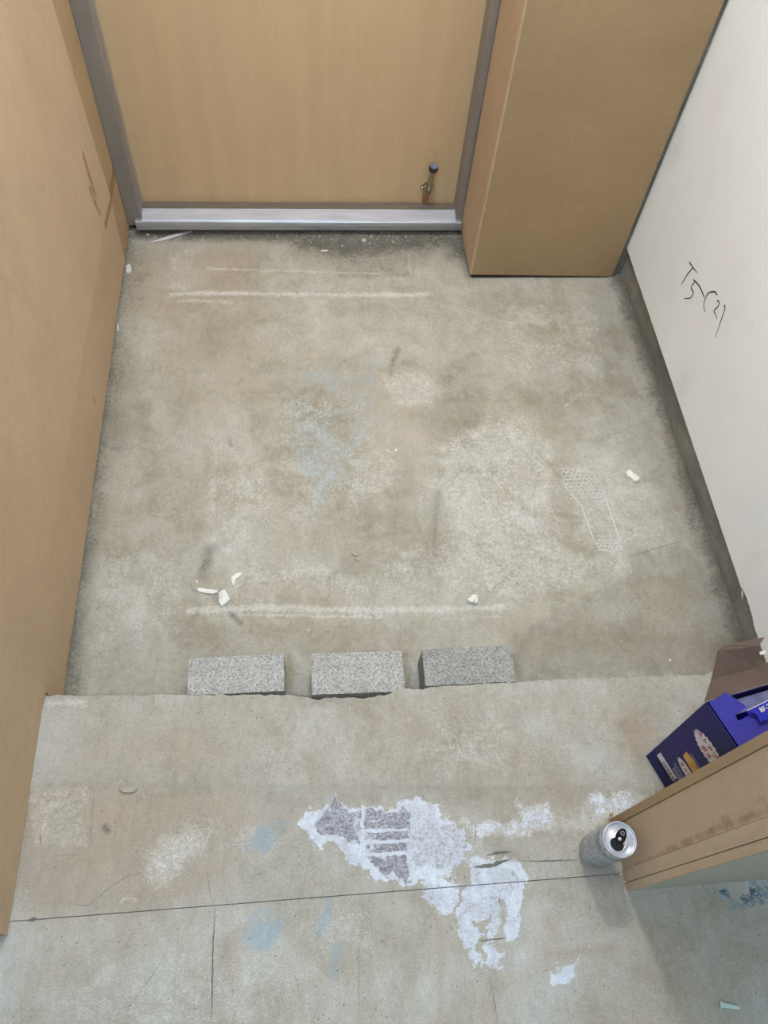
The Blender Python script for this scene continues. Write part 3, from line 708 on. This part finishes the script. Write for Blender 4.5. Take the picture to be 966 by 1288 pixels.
pc = empty('cardboard_cover', (.69, 1.74, ZL)); PCI = Matrix.Translation((-.69, -1.74, -ZL))
tag(pc, 'folded tan cardboard cover round the pillar beside the door', 'cardboard')
def pchild(o): o.parent = pc; o.matrix_parent_inverse = PCI; return o
def pillar_cover():
    z0l, z0r = ZL + .016, ZL + .007
    bm = bmesh.new(); prof = [(.4785, 1.93), (.4785, 1.729), (.4805, 1.7262), (.484, 1.725), (.912, 1.726)]
    inn = [(.4825, 1.93), (.4825, 1.731), (.484, 1.7295), (.486, 1.729), (.912, 1.730)]
    R = []
    for lay in (prof, inn):
        lo = [bm.verts.new((x, y, z0l + (z0r - z0l) * max(0, (x - .48) / .425))) for x, y in lay]; hi = [bm.verts.new((x, y, 2.1)) for x, y in lay]
        R.append((lo, hi))
    (ol, oh), (il, ih) = R; n = len(prof)
    for i in range(n - 1):
        bm.faces.new((ol[i], ol[i + 1], oh[i + 1], oh[i])); bm.faces.new((il[i + 1], il[i], ih[i], ih[i + 1]))
        bm.faces.new((ol[i + 1], ol[i], il[i], il[i + 1])); bm.faces.new((oh[i], oh[i + 1], ih[i + 1], ih[i]))
    for i in (0, n - 1): bm.faces.new((ol[i], oh[i], ih[i], il[i]))
    bmesh.ops.recalc_face_normals(bm, faces=bm.faces[:])
    side = bm.copy()
    keep = lambda f: f.calc_center_median().x < .4845
    bmesh.ops.delete(bm, geom=[f for f in bm.faces if keep(f)], context='FACES')
    bmesh.ops.delete(side, geom=[f for f in side.faces if not keep(f)], context='FACES')
    pchild(bm_obj('front_panel', bm, mat_card_dark)); pchild(bm_obj('side_panel', side, mat_card))  # front panel coloured darker than the side to carry its weaker light
pillar_cover()
pchild(box('gap_shade_strip', .487, .88, 1.7302, 1.7345, ZL + .0015, ZL + .10, mat_foot_shadow))  # dark strip painted as the shade in the gap under the cover

sc = empty('cardboard_cover', (.52, .148, 0)); SCI = Matrix.Translation((-.52, -.148, 0))
tag(sc, 'cardboard cover on the end of the short partition behind the can', 'cardboard')
def schild(o): o.parent = sc; o.matrix_parent_inverse = SCI; return o
schild(subdiv_board('end_panel', 'x', .5205, .1235, .1935, .002, 2.1, .004, mat_card, None, [('stain', .5, [(800, 1090), (880, 1053), (966, 1018)], .010), ('stain', .35, [(900, 1040), (935, 1022), (966, 1005)], .016)], .004, zmax=.7))
schild(subdiv_board('edge_strip', 'x', .5190, .1028, .1228, .002, 2.1, .005, mat_card, None, [('scuff', .6, [(800, 1095), (966, 1030)], .012)], .004, zmax=.7))
schild(subdiv_board('edge_strip', 'x', .5195, .0895, .1018, .002, 2.1, .005, mat_card, None, [], .004, zmax=.7))
schild(subdiv_board('edge_strip', 'x', .5190, .1945, .2080, .004, 2.1, .005, mat_card_dark, None, [], .004, zmax=.7))
for (u, v, s) in [(768, 1024, .006), (764, 1036, .006), (781, 1099, .004), (786, 1109, .004)]:
    q = P(u, v, .012); a = random.random() * 6
    pts = [(q[0] + s * math.cos(a + k * 1.25) * random.uniform(.5, 1.1), q[1] + s * math.sin(a + k * 1.25) * random.uniform(.4, .9), .004 + .008 * random.random()) for k in range(5)]
    schild(bm_obj('torn_fibre', prism_bm(pts, (.001, 0, .004)), plain('torn_cardboard_fibre', lin(198, 172, 136), .9)))

# ---------------------------------------------------------------- entrance door
DR = empty('door_1', (0, 1.99, ZL)); DRI = Matrix.Translation((0, -1.99, -ZL)); tag(DR, 'tan covered entrance door in a grey steel frame above a metal sill', 'door', kind='structure')
def dr(o, p=None): o.parent = p or DR; o.matrix_parent_inverse = DRI; return o
leaf = dr(subdiv_board('leaf', 'y', 1.990, -.478, .470, ZL + .052, 1.93, .045, mat_door, None,
   [('stain', .22, [(410, 195), (414, 222)], .014), ('scuff', .4, [(250, 30), (300, 120)], .12), ('stain', .55, [(498, 125), (499, 127)], .004), ('stain', .5, [(392, 190), (393, 191)], .004), ('stain', .5, [(400, 150), (401, 152)], .004), ('stain', .5, [(472, 151), (473, 152)], .004), ('stain', .4, [(545, 190), (548, 200)], .014)], .008, zmax=.75))
dr(box('frame_post', -.5105, -.466, 1.930, 2.055, ZL + .022, 1.98, mat_frame, bev=.002))
dr(box('frame_post', .458, .4775, 1.930, 2.055, ZL + .022, 1.98, mat_frame, bev=.002))
dr(box('frame_post', .4777, .4855, 1.933, 2.055, ZL + .022, 1.98, mat_frame, bev=.001))
dr(box('frame_stop', -.4658, -.4785 + .008, 1.972, 1.988, ZL + .05, 1.98, mat_frame_light))
dr(box('frame_head', -.5105, .4855, 1.930, 2.055, 1.981, 2.05, mat_frame, bev=.002))
# sill: black fill painted as the shaded gap below, front nose, sloped bright tread, dull back ledge
def sill():
    x0, x1 = -.4655, .4575; z = ZL
    def pr(name, pts, mat, a=x0, b=x1): return dr(bm_obj(name, prism_bm([(a, y, zz) for y, zz in pts], (b - a, 0, 0)), mat))
    pr('sill_gap_shade', [(1.945, z - .004), (2.05, z - .004), (2.05, z + .019), (1.945, z + .019)], mat_black, -.5, .485)
    pr('sill_nose', [(1.9125, z + .0205), (1.958, z + .0205), (1.958, z + .044), (1.917, z + .047), (1.9145, z + .0455), (1.9125, z + .036)], mat_sill_nose, -.484, .476)
    pr('sill_tread', [(1.9175, z + .0475), (1.9195, z + .0500), (1.9585, z + .0590), (1.9585, z + .0445)], mat_sill)
    pr('sill_ledge', [(1.9590, z + .0205), (1.9590, z + .0605), (1.9875, z + .0600), (1.9875, z + .0205)], mat_sill_dull)
sill()
# door holder: plate with two ears, bracket, arm, rubber foot
dh = empty('door_holder', (0, 0, 0)); dr(dh); tag(dh, 'zinc flip-down door holder with dark rubber foot')
dh.matrix_parent_inverse = Matrix.Translation((0, -1.99, -ZL))
q = PY(537.5, 238, 1.985)
def lobed(cx, cz):
    pts = []
    for k in range(40):
        a = 2 * math.pi * k / 40; r = .0125 + .010 * max(0, math.cos(a)) ** 6 + .010 * max(0, -math.cos(a)) ** 6 + .006 * max(0, math.sin(a)) ** 4
        pts.append((cx + r * math.cos(a), 1.9865, cz + r * math.sin(a)))
    return pts
def dhc(o): o.parent = dh; return o
dhc(bm_obj('mounting_plate', prism_bm(lobed(q[0], q[2] + .004), (0, .003, 0), .0006), mat_zinc))
for sx in (-.0155, .0155):
    bm = lathe_bm([(.0002, .0022), (.0028, .0018), (.0036, 0)], 14); bmesh.ops.rotate(bm, verts=bm.verts, matrix=Matrix.Rotation(math.pi / 2, 3, 'X')); bmesh.ops.translate(bm, verts=bm.verts, vec=(q[0] + sx, 1.9864, q[2] + .004))
    dhc(bm_obj('screw', bm, mat_alu, None, True))
for sx in (-.0095, .0065): dhc(box('bracket_ear', q[0] + sx, q[0] + sx + .003, 1.972, 1.9864, q[2] - .012, q[2] + .016, mat_zinc, bev=.0008))
tip = Vector((q[0] + .005, 1.960, q[2] + .082)); piv = Vector((q[0], 1.976, q[2] - .004))
arm = [piv, piv.lerp(tip, .3), piv.lerp(tip, .85), tip]
dhc(bm_obj('arm', tube_bm(arm, [.0072, .0078, .0078, .0075], 14, up=(1, 0, 0)), mat_zinc, None, True))
bm = tube_bm([piv + Vector((-.012, 0, 0)), piv + Vector((.012, 0, 0))], .0028, 10); dhc(bm_obj('pivot_pin', bm, mat_zinc))
dhc(bm_obj('spring', tube_bm([(piv.x - .0095 + .0035 * math.cos(k * .9), 1.974 + .0035 * math.sin(k * .9), q[2] + .004 + k * .0011) for k in range(26)], .0008, 6), mat_zinc, None, True))
ax = (tip - piv).normalized()
rub = dhc(bm_obj('rubber_foot', tube_bm([tip - ax * .004, tip, tip + ax * .011, tip + ax * .014], [.0100, .0128, .0132, .0116], 20, up=(1, 0, 0)), mat_rubber, None, True))
bm_obj('tread_disc', tube_bm([tip + ax * .0141, tip + ax * .0152], [.0112, .0104], 20, up=(1, 0, 0)), mat_rubber_face, rub)
dr(box('cover_slot', q[0] - .0115, q[0] + .0085, 1.9888, 1.9897, ZL + .062, q[2] - .010, mat_brown_strip))  # brown strip added in place of a slot in the door cover

# ---------------------------------------------------------------- blocks against the step
def block(name, x0, x1, yb, yf, top, rz, label, mat=None):
    bm = bmesh.new(); nx, ny, nz = 16, 9, 9
    bmesh.ops.create_cube(bm, size=1)
    bmesh.ops.subdivide_edges(bm, edges=bm.edges[:], cuts=9, use_grid_fill=True)
    W, D, Hh = x1 - x0, yf - yb, top - (ZL + .002)
    for v in bm.verts:
        c = v.co; e = sum(abs(abs(t) - .5) < 1e-4 for t in c)
        k = .9965 if e == 3 else (.998 if e == 2 else 1)
        v.co = Vector((c.x * W * k, c.y * D * k, (c.z + .5) * Hh * (k if c.z > 0 else 1)))
        v.co += Vector((random.uniform(-1, 1), random.uniform(-1, 1), random.uniform(-1, .3))) * .0007
        if abs(c.z + .5) < 1e-4: v.co.z = 0
    o = bm_obj(name, bm, mat or mat_block); o.location = ((x0 + x1) / 2, (yb + yf) / 2, ZL + .002); o.rotation_euler = (0, 0, rz)
    return tag(o, label, 'concrete block', 'blocks at the foot of the step')
block('concrete_block', -.2515, -.0655, .4845, .560, -.020, 0, 'speckled grey block nearest the cardboard sheet, set square against the step')
block('concrete_block', -.012, .170, .472, .556, -.020, -.015, 'speckled grey block between two others with a dark slot before it')
block('concrete_block', .2115, .3945, .4790, .5555, -.022, -.006, 'darker speckled grey block on the carton side, partly under spilled mortar', mat_block_dark)

# ---------------------------------------------------------------- carton
bx0 = np.array([.6116, .313]); ex = np.array([.979, .202]); ex /= np.linalg.norm(ex); ey = np.array([.355, -.935]); ey /= np.linalg.norm(ey)   # ex: long side to the wall, ey: short side to the partition
HB, LB, DB = .28, .20, .082
ct = empty('carton', (bx0[0] + .1, bx0[1] - .01, .0025)); tag(ct, 'dark blue printed carton with open brown-lined lid behind the short partition', 'carton')
CTI = Matrix.Translation(-ct.location)
def cc(o, p=None): 
    if p is None: o.parent = ct; o.matrix_parent_inverse = CTI
    else: o.parent = p; o.matrix_parent_inverse = p.matrix_basis.inverted() if False else Matrix.Identity(4)
    return o
TILT = .0165 / .28
def B(a, b, z, out=0.0):
    """carton frame: a along the long side, b along the short side, z up (slight lean towards the door)"""
    q = bx0 + ex * a + ey * b; return Vector((q[0], q[1] + TILT * z, z + .003))
def quadbox(name, p, q, r, s, d, mat): return bm_obj(name, prism_bm([p, q, r, s], d), mat)
th = .0016; exv = Vector((ex[0], ex[1], 0)); eyv = Vector((ey[0], ey[1], 0)); up = Vector((0, TILT, 1)).normalized()
side = cc(quadbox('side_wall', B(0, 0, 0), B(0, DB, 0), B(0, DB, HB), B(0, 0, HB), exv * th, mat_carton))
cc(quadbox('side_wall', B(LB, 0, 0), B(LB, DB, 0), B(LB, DB, HB), B(LB, 0, HB), -exv * th, mat_carton))
cc(quadbox('back_wall', B(th, 0, 0), B(LB - th, 0, 0), B(LB - th, 0, HB), B(th, 0, HB), eyv * th, mat_carton))
cc(quadbox('front_wall', B(th, DB, 0), B(LB - th, DB, 0), B(LB - th, DB, HB), B(th, DB, HB), -eyv * th, mat_carton))
cc(quadbox('bottom', B(th, th, 0), B(LB - th, th, 0), B(LB - th, DB - th, 0), B(th, DB - th, 0), up * th, mat_carton_in))
# dust flap folded over the opening, with a finger notch
fl = [B(a_, b_, HB + .002 + a_ * .10) for a_, b_ in [(.003, .003), (.036, -.004), (.046, .012), (.052, .026), (.043, .029), (.028, .033), (.026, .042), (.036, .041), (.056, .036), (.064, .052), (.064, DB - .003), (.003, DB - .002)]]
cc(bm_obj('dust_flap', prism_bm(fl, -up * .0012), mat_carton_flap))
# lid: main panel leaning back, then the tuck panel, brown inside
def sheet(name, pts, mat, n):
    return cc(bm_obj(name, prism_bm(pts, Vector(n).normalized() * .0015), mat))
h0, h1 = B(-.003, -.001, HB + .002), B(LB, -.001, HB + .002)
c0 = Vector(P(894.5, 855, .300)); dirv = (h1 - h0).normalized(); c1 = c0 + dirv * .195 + Vector((0, .004, 0))
t0 = Vector(P(903, 818, .335)); t0b = Vector(P(912, 811.5, .337)); t1 = Vector(P(962, 801, .337)); t1b = c0 + dirv * .078
sheet('lid_panel', [h0, h1, c1, c0], mat_carton_in, (0, -.3, -1))
sheet('tuck_panel', [c0 + Vector((0, .0005, .0008)), t1b + Vector((0, .0005, .0008)), Vector(P(960, 822, .325)), Vector(P(955, 812, .332)), t1, t0b, t0], mat_carton_in, (0, -.3, -1))
cc(bm_obj('torn_edge', prism_bm([Vector(P(955, 820, .331)), Vector(P(963, 818, .331)), Vector(P(962, 823, .330)), Vector(P(956, 824, .330))], (0, 0, .001)), mat_label))
# inner box with its model lettering, and a film-wrapped piece
ib = cc(quadbox('inner_box', B(.055, .030, .10), B(LB - .006, .030, .10), B(LB - .006, .030, HB - .004), B(.055, .030, HB - .004), eyv * .046, mat_product))
cc(quadbox('film_wrap', B(.030, .006, .12), B(LB - .006, .006, .12), B(LB - .006, .006, HB - .012), B(.030, .006, HB - .014), eyv * .022, mat_foil))
def text_mesh(name, body, size, mat, origin, right, upv, parent, depth=.0003):
    cu = bpy.data.curves.new(name, 'FONT'); cu.body = body; cu.size = size; cu.align_x = 'CENTER'; cu.align_y = 'CENTER'; cu.extrude = depth; cu.offset = size * .012; cu.resolution_u = 3
    tmp = bpy.data.objects.new(name, cu); C.objects.link(tmp); bpy.context.view_layer.update()
    me = bpy.data.meshes.new_from_object(tmp.evaluated_get(bpy.context.evaluated_depsgraph_get())); bpy.data.objects.remove(tmp)
    r = Vector(right).normalized(); u = Vector(upv).normalized(); n = r.cross(u)
    m = Matrix((r, u, n)).transposed().to_4x4(); m.translation = origin; me.transform(m)
    me.materials.clear(); o = link(name, me, mat); cc(o)
    if parent is not None: o.parent = parent; o.matrix_parent_inverse = CTI if parent is ct else Matrix.Identity(4)
    return o
ctext = lambda *a, **k: text_mesh(*a, parent=ct, **k)
ipts = [Vector(P(u, v, .300)) for u, v in [(940, 894), (985, 872), (985, 896), (957, 908), (951, 898)]]
cc(bm_obj('inner_flap', prism_bm(ipts, (0, 0, -.0014)), mat_product))
cc(bm_obj('flap_edge', prism_bm([Vector(P(u, v, .3008)) for u, v in [(940, 893.2), (985, 871.2), (985, 872.2), (940, 894.2)]], (0, 0, .0004)), mat_label))
tr = Vector(P(978, 880.5, .301)) - Vector(P(952, 893.5, .301)); tr.z = 0; tr.normalize()
ctext('model_lettering', 'BF-228S', .0105, mat_label, Vector(P(967, 888.5, .3012)), tr, Vector((-tr.y, tr.x, 0)))
# print on the visible side (left = door side, right = partition side)
def onside(b, z, lift=.0004): return B(0, b, z) - exv * lift
def patch(name, pts, mat, lift=.0004, parent=None): return cc(bm_obj(name, prism_bm([onside(b, z, lift) for b, z in pts], exv * .0003), mat))
patch('print_band', [(.002, .002), (DB - .001, .002), (DB - .001, .036), (.002, .036)], mat_carton_deep)
patch('print_bar', [(.020, .028), (DB - .002, .028), (DB - .002, .034), (.020, .034)], mat_black, .0006)
lb = patch('barcode_label', [(.012, .040), (.062, .040), (.062, .058), (.012, .058)], mat_label, .0006)
bz = .027
while bz < .060:
    wd = random.choice((.0008, .0012, .0020)); cc(bm_obj('bar', prism_bm([onside(b, z, .0009) for b, z in [(bz, .042), (bz + wd, .042), (bz + wd, .053), (bz, .053)]], exv * .0002), mat_print_black)); bz += wd + random.choice((.0010, .0016))
patch('picture_print', [(.045, .062), (.080, .062), (.080, .072), (.045, .074)], mat_grey_print)
patch('picture_print', [(.040, .075), (.080, .075), (.080, .084), (.040, .086)], mat_blue_grey)
patch('picture_print', [(.040, .122), (.075, .120), (.078, .140), (.055, .146), (.038, .140)], mat_gold)
patch('picture_print', [(.045, .147), (.078, .142), (.078, .152), (.046, .153)], mat_blue_grey)
def burst(cb, cz, rb, rz, k=22):
    return [(cb + rb * (1 + .07 * (-1) ** i) * math.cos(2 * math.pi * i / (2 * k)), cz + rz * (1 + .07 * (-1) ** i) * math.sin(2 * math.pi * i / (2 * k))) for i in range(2 * k)]
patch('star_sticker', burst(.062, .104, .024, .011), mat_label, .0006)
patch('star_sticker', burst(.056, .205, .034, .020), mat_label, .0006)
ctext('sticker_lettering', 'ストアプに', .0128, mat_red, onside(.056, .212, .0011), eyv, up)
ctext('sticker_lettering', 'ポスト', .0125, mat_red, onside(.064, .196, .0011), eyv, up)
ctext('sticker_lettering', 'オトク', .0100, mat_red, onside(.060, .104, .0011), eyv, up)

# ---------------------------------------------------------------- drink can
cn = empty('drink_can', tuple(P(745.5, 1072.0, 0))[:2] + (.002,), math.radians(0)); tag(cn, 'silver drink can with black tab standing beside the short partition', 'can')
body = [(.002, .006), (.015, .005), (.0205, .0012), (.0225, .0), (.0240, .001), (.0262, .006), (.0278, .011), (.0283, .016), (.0286, .020), (.0280, .0225), (.0286, .025), (.0286, .100), (.0286, .118), (.0281, .1205), (.0286, .123), (.0286, .128), (.0278, .1335), (.0264, .1385), (.0258, .1415), (.0262, .1430)]
bm_obj('body', lathe_bm(body, 64), mat_can, cn, True)
rim = [(.0262, .1428), (.0272, .1440), (.0275, .1455), (.0271, .1468), (.0262, .1470), (.0255, .1460), (.0252, .1420), (.0243, .1408), (.0236, .1410), (.0230, .1426), (.0002, .1426)]
lid = bm_obj('lid', lathe_bm(rim, 64), mat_alu, cn, True)
DIRO = Vector((-.62, -.78, 0)).normalized()     # from tab towards the opening
PERP = Vector((-DIRO.y, DIRO.x, 0))
def lid_pt(a, b, z): v = DIRO * a + PERP * b; return Vector((v.x, v.y, z))
def tear(s=1.0, n=40):
    out = []
    for k in range(n):
        t = 2 * math.pi * k / n; r = .0098 + .0025 * math.cos(t); out.append((math.cos(t) * .0200 * s, math.sin(t) * (r + .0025) * s))
    return out
bm_obj('panel_ridge', tube_bm([lid_pt(a, b, .1427) for a, b in tear() + tear()[:1]], .0009, 6), mat_alu, lid, True)
op = [(0.0085 + .0098 * math.cos(2 * math.pi * k / 28), .0112 * math.sin(2 * math.pi * k / 28)) for k in range(28)]
bm_obj('opening', prism_bm([lid_pt(a, b, .1426) for a, b in op], (0, 0, .0006)), mat_black, lid)
tabp = []
for k in range(32):
    t = 2 * math.pi * k / 32; a = -.0065 + .0130 * math.cos(t); b = (.0082 + .0014 * math.cos(t)) * math.sin(t); tabp.append((a, b))
tab = bm_obj('tab', prism_bm([lid_pt(a, b, .1436) for a, b in tabp], (0, 0, .0013), .0004), mat_tab, cn)
bm = lathe_bm([(.0002, .0012), (.002, .001), (.0028, 0)], 16); bmesh.ops.translate(bm, verts=bm.verts, vec=lid_pt(-.001, 0, .1450)); bm_obj('rivet', bm, mat_alu, tab, True)
bm = lathe_bm([(.0018, 0), (.0034, .0005), (.0038, 0)], 18); bmesh.ops.translate(bm, verts=bm.verts, vec=lid_pt(-.0115, 0, .1450)); bm_obj('finger_ring', bm, mat_rubber_face, tab, True)

# ---------------------------------------------------------------- wall plug lying on the floor
q0, q1 = P(906, 1263.5, .005), P(930, 1267.5, .003)
pl = Vector(q1 - q0); L = pl.length; t = pl.normalized()
hz = lambda p: float(h_up(np.array([p.x]), np.array([p.y]))[0])
a0 = Vector(q0); a0.z = hz(a0) + .0062; a1 = a0 + Vector((t.x, t.y, 0)).normalized() * L; a1.z = hz(a1) + .0036
prof = [(0, .0058), (.03, .0060), (.08, .0046), (.35, .0040), (.6, .0036), (.95, .0033), (1.0, .0022)]
wp = bm_obj('wall_plug', tube_bm([a0.lerp(a1, s) for s, r in prof], [r for s, r in prof], 16), mat_white_plastic, None, True)
tag(wp, 'pale plastic wall plug lying on the shaded hall floor', 'wall plug')

# ---------------------------------------------------------------- plaster chips, crumbs and scraps
def chip(name, pts, th, label, group, mat=mat_chip, z=ZL, hf=h_low, bend=0.0, cat='debris', lump=0.0):
    q = [Vector(P(u, v, z)[:2]) for u, v in pts]; c = sum(q, Vector((0, 0))) / len(q)
    base = float(hf(np.array([c.x]), np.array([c.y]))[0]) + .0012
    bm = bmesh.new(); lo = [bm.verts.new((p.x, p.y, z + base + bend * (p - c).length)) for p in q]
    hi = [bm.verts.new((c.x + (p.x - c.x) * .9, c.y + (p.y - c.y) * .9, z + base + th * random.uniform(.7, 1.1) + bend * (p - c).length)) for p in q]
    top = bm.verts.new((c.x, c.y, z + base + th * (1.1 + lump))); n = len(q)
    bm.faces.new(lo)
    for i in range(n):
        bm.faces.new((lo[i], lo[(i + 1) % n], hi[(i + 1) % n], hi[i])); bm.faces.new((hi[i], hi[(i + 1) % n], top))
    bmesh.ops.recalc_face_normals(bm, faces=bm.faces[:])
    return tag(bm_obj(name, bm, mat), label, cat, group)
G = 'cream plaster chips on the entrance floor'
chip('plaster_chip', [(246, 741), (252, 740), (260, 742), (274, 743), (274, 746), (268, 748), (260, 747), (250, 745)], .004, 'long straight cream plaster sliver pointing at a thicker chunk', G)
chip('plaster_chip', [(275, 747), (279, 743), (283, 742), (287, 748), (290, 755), (285, 760), (279, 765), (275, 759)], .007, 'thick angular cream plaster chunk beside a long sliver', G, lump=.5)
chip('plaster_chip', [(291, 734), (291, 726), (296, 722), (302, 720), (306, 719), (303, 725), (298, 728), (294, 732), (294, 739)], .003, 'thin curved cream plaster flake beyond the thick chunk', G)
chip('plaster_chip', [(246, 730), (249, 731), (249.5, 734), (247.5, 733)], .002, 'tiny cream plaster crumb beside a long sliver', G)
chip('plaster_chip', [(586, 755), (590, 753), (594, 749), (600, 749), (601, 754), (601, 759), (598, 762), (595, 759), (592, 760), (588, 758)], .009, 'rounded cream plaster lump on the chalky line near the blocks', G, lump=.3)
chip('plaster_chip', [(786, 595), (790, 591), (796, 596), (804, 602), (804, 606), (798, 608), (793, 603), (788, 600)], .007, 'short cream plaster stub beside the dusty shoe print', G, lump=.2)
G2 = 'pale crumbs along the door sill'
for u, v, r in [(458, 303, 3.5), (467, 298, 2.4), (494.5, 305, 1.7), (465, 307.5, 1.7), (575, 321, 1.6), (510, 299, 1.6), (391, 306, 1.6), (227, 301, 2), (186, 296, 2.2), (171, 320, 1.8), (430, 310, 2), (402, 299, 1.5), (545, 303, 1.3)]:
    chip('crumb', [(u + .8 * r * math.cos(k * 1.05) * random.uniform(.7, 1.2), v + .8 * r * math.sin(k * 1.05) * random.uniform(.6, 1.0)) for k in range(6)], .003, 'small pale crumb of plaster on the dirt along the door sill', G2, mat_crumb)
chip('splinter', [(188, 305.5), (205, 300), (225, 294), (242, 290), (242, 292.5), (226, 297), (206, 303)], .002, 'long pale wood splinter lying at the door sill', None, mat_label)
chip('splinter', [(404, 315), (412, 315), (413, 317), (404, 317.5)], .0025, 'short white splinter on the dirt below the middle of the sill', None, mat_label)
chip('paper_scrap', [(159, 334), (164, 332), (166, 340), (163, 344), (159, 343)], .002, 'grey-white scrap against the foot of the cardboard sheet', None, mat_label)
chip('paper_scrap', [(147.5, 410), (149.5, 408), (150, 416), (147.5, 418)], .003, 'small white sliver pinched under the cardboard sheet', None, mat_label)
chip('mortar_flake', [(150, 993), (158, 990), (166, 990), (174, 993), (170, 997), (160, 998), (154, 997)], .004, 'lifted grey mortar flake on the raised floor', None, mat_floor_up, 0.0, h_up)
for u, v, r, lab in [(498, 567, 2.0, 'tiny white crumb in the middle of the entrance floor'), (842, 831, 1.6, 'tiny white crumb before the carton'), (388, 793, 1.4, 'tiny white crumb behind the middle block')]:
    chip('crumb', [(u + r * math.cos(k * 1.05) * random.uniform(.7, 1.2), v + r * math.sin(k * 1.05) * random.uniform(.6, 1.0)) for k in range(6)], .003, lab, None)

def grit(name, spots, mat, label, z, hf):
    V, F = [], []
    for x, y, r in spots:
        b = len(V); h = float(hf(np.array([x]), np.array([y]))[0]) + z; a = random.random() * 6
        for k in range(4): V.append((x + r * math.cos(a + k * 1.57) * random.uniform(.6, 1.2), y + r * math.sin(a + k * 1.57) * random.uniform(.6, 1.2), h + r * .2))
        V.append((x, y, h + r * random.uniform(.7, 1.3))); V.append((x, y, h - r * .3))
        for k in range(4): F += [(b + k, b + (k + 1) % 4, b + 4), (b + (k + 1) % 4, b + k, b + 5)]
    me = bpy.data.meshes.new(name); me.from_pydata(V, [], F); me.update()
    return tag(link(name, me, mat), label, 'grit', kind='stuff')
sp = []
for _ in range(1500):
    x = random.uniform(-.49, .475); dens = .25 + .75 * (x > -.02)
    if random.random() > dens: continue
    y = 1.935 - abs(random.gauss(0, .03)); sp.append((x, y, random.choice((.0007, .0010, .0014, .0020, .0028))))
for _ in range(90): sp.append((.472 - abs(random.gauss(0, .008)), random.uniform(1.73, 1.91), random.uniform(.0006, .0016)))
for _ in range(120): sp.append((-.497 + abs(random.gauss(0, .012)), random.uniform(1.0, 1.9), random.uniform(.0005, .0013)))
grit('grit', sp, mat_grit, 'loose grey grit swept along the door sill and wall foot', ZL, h_low)
sp = [(x, y, random.uniform(.0005, .0012)) for x, y in [(random.gauss(.06, .05), random.uniform(.43, .455)) for _ in range(60)]] + [(random.uniform(-.5, -.49), random.uniform(.12, .45), random.uniform(.0005, .0012)) for _ in range(50)]
grit('grit', sp, mat_grit, 'loose mortar crumbs on the raised floor edge', 0.0, h_up)
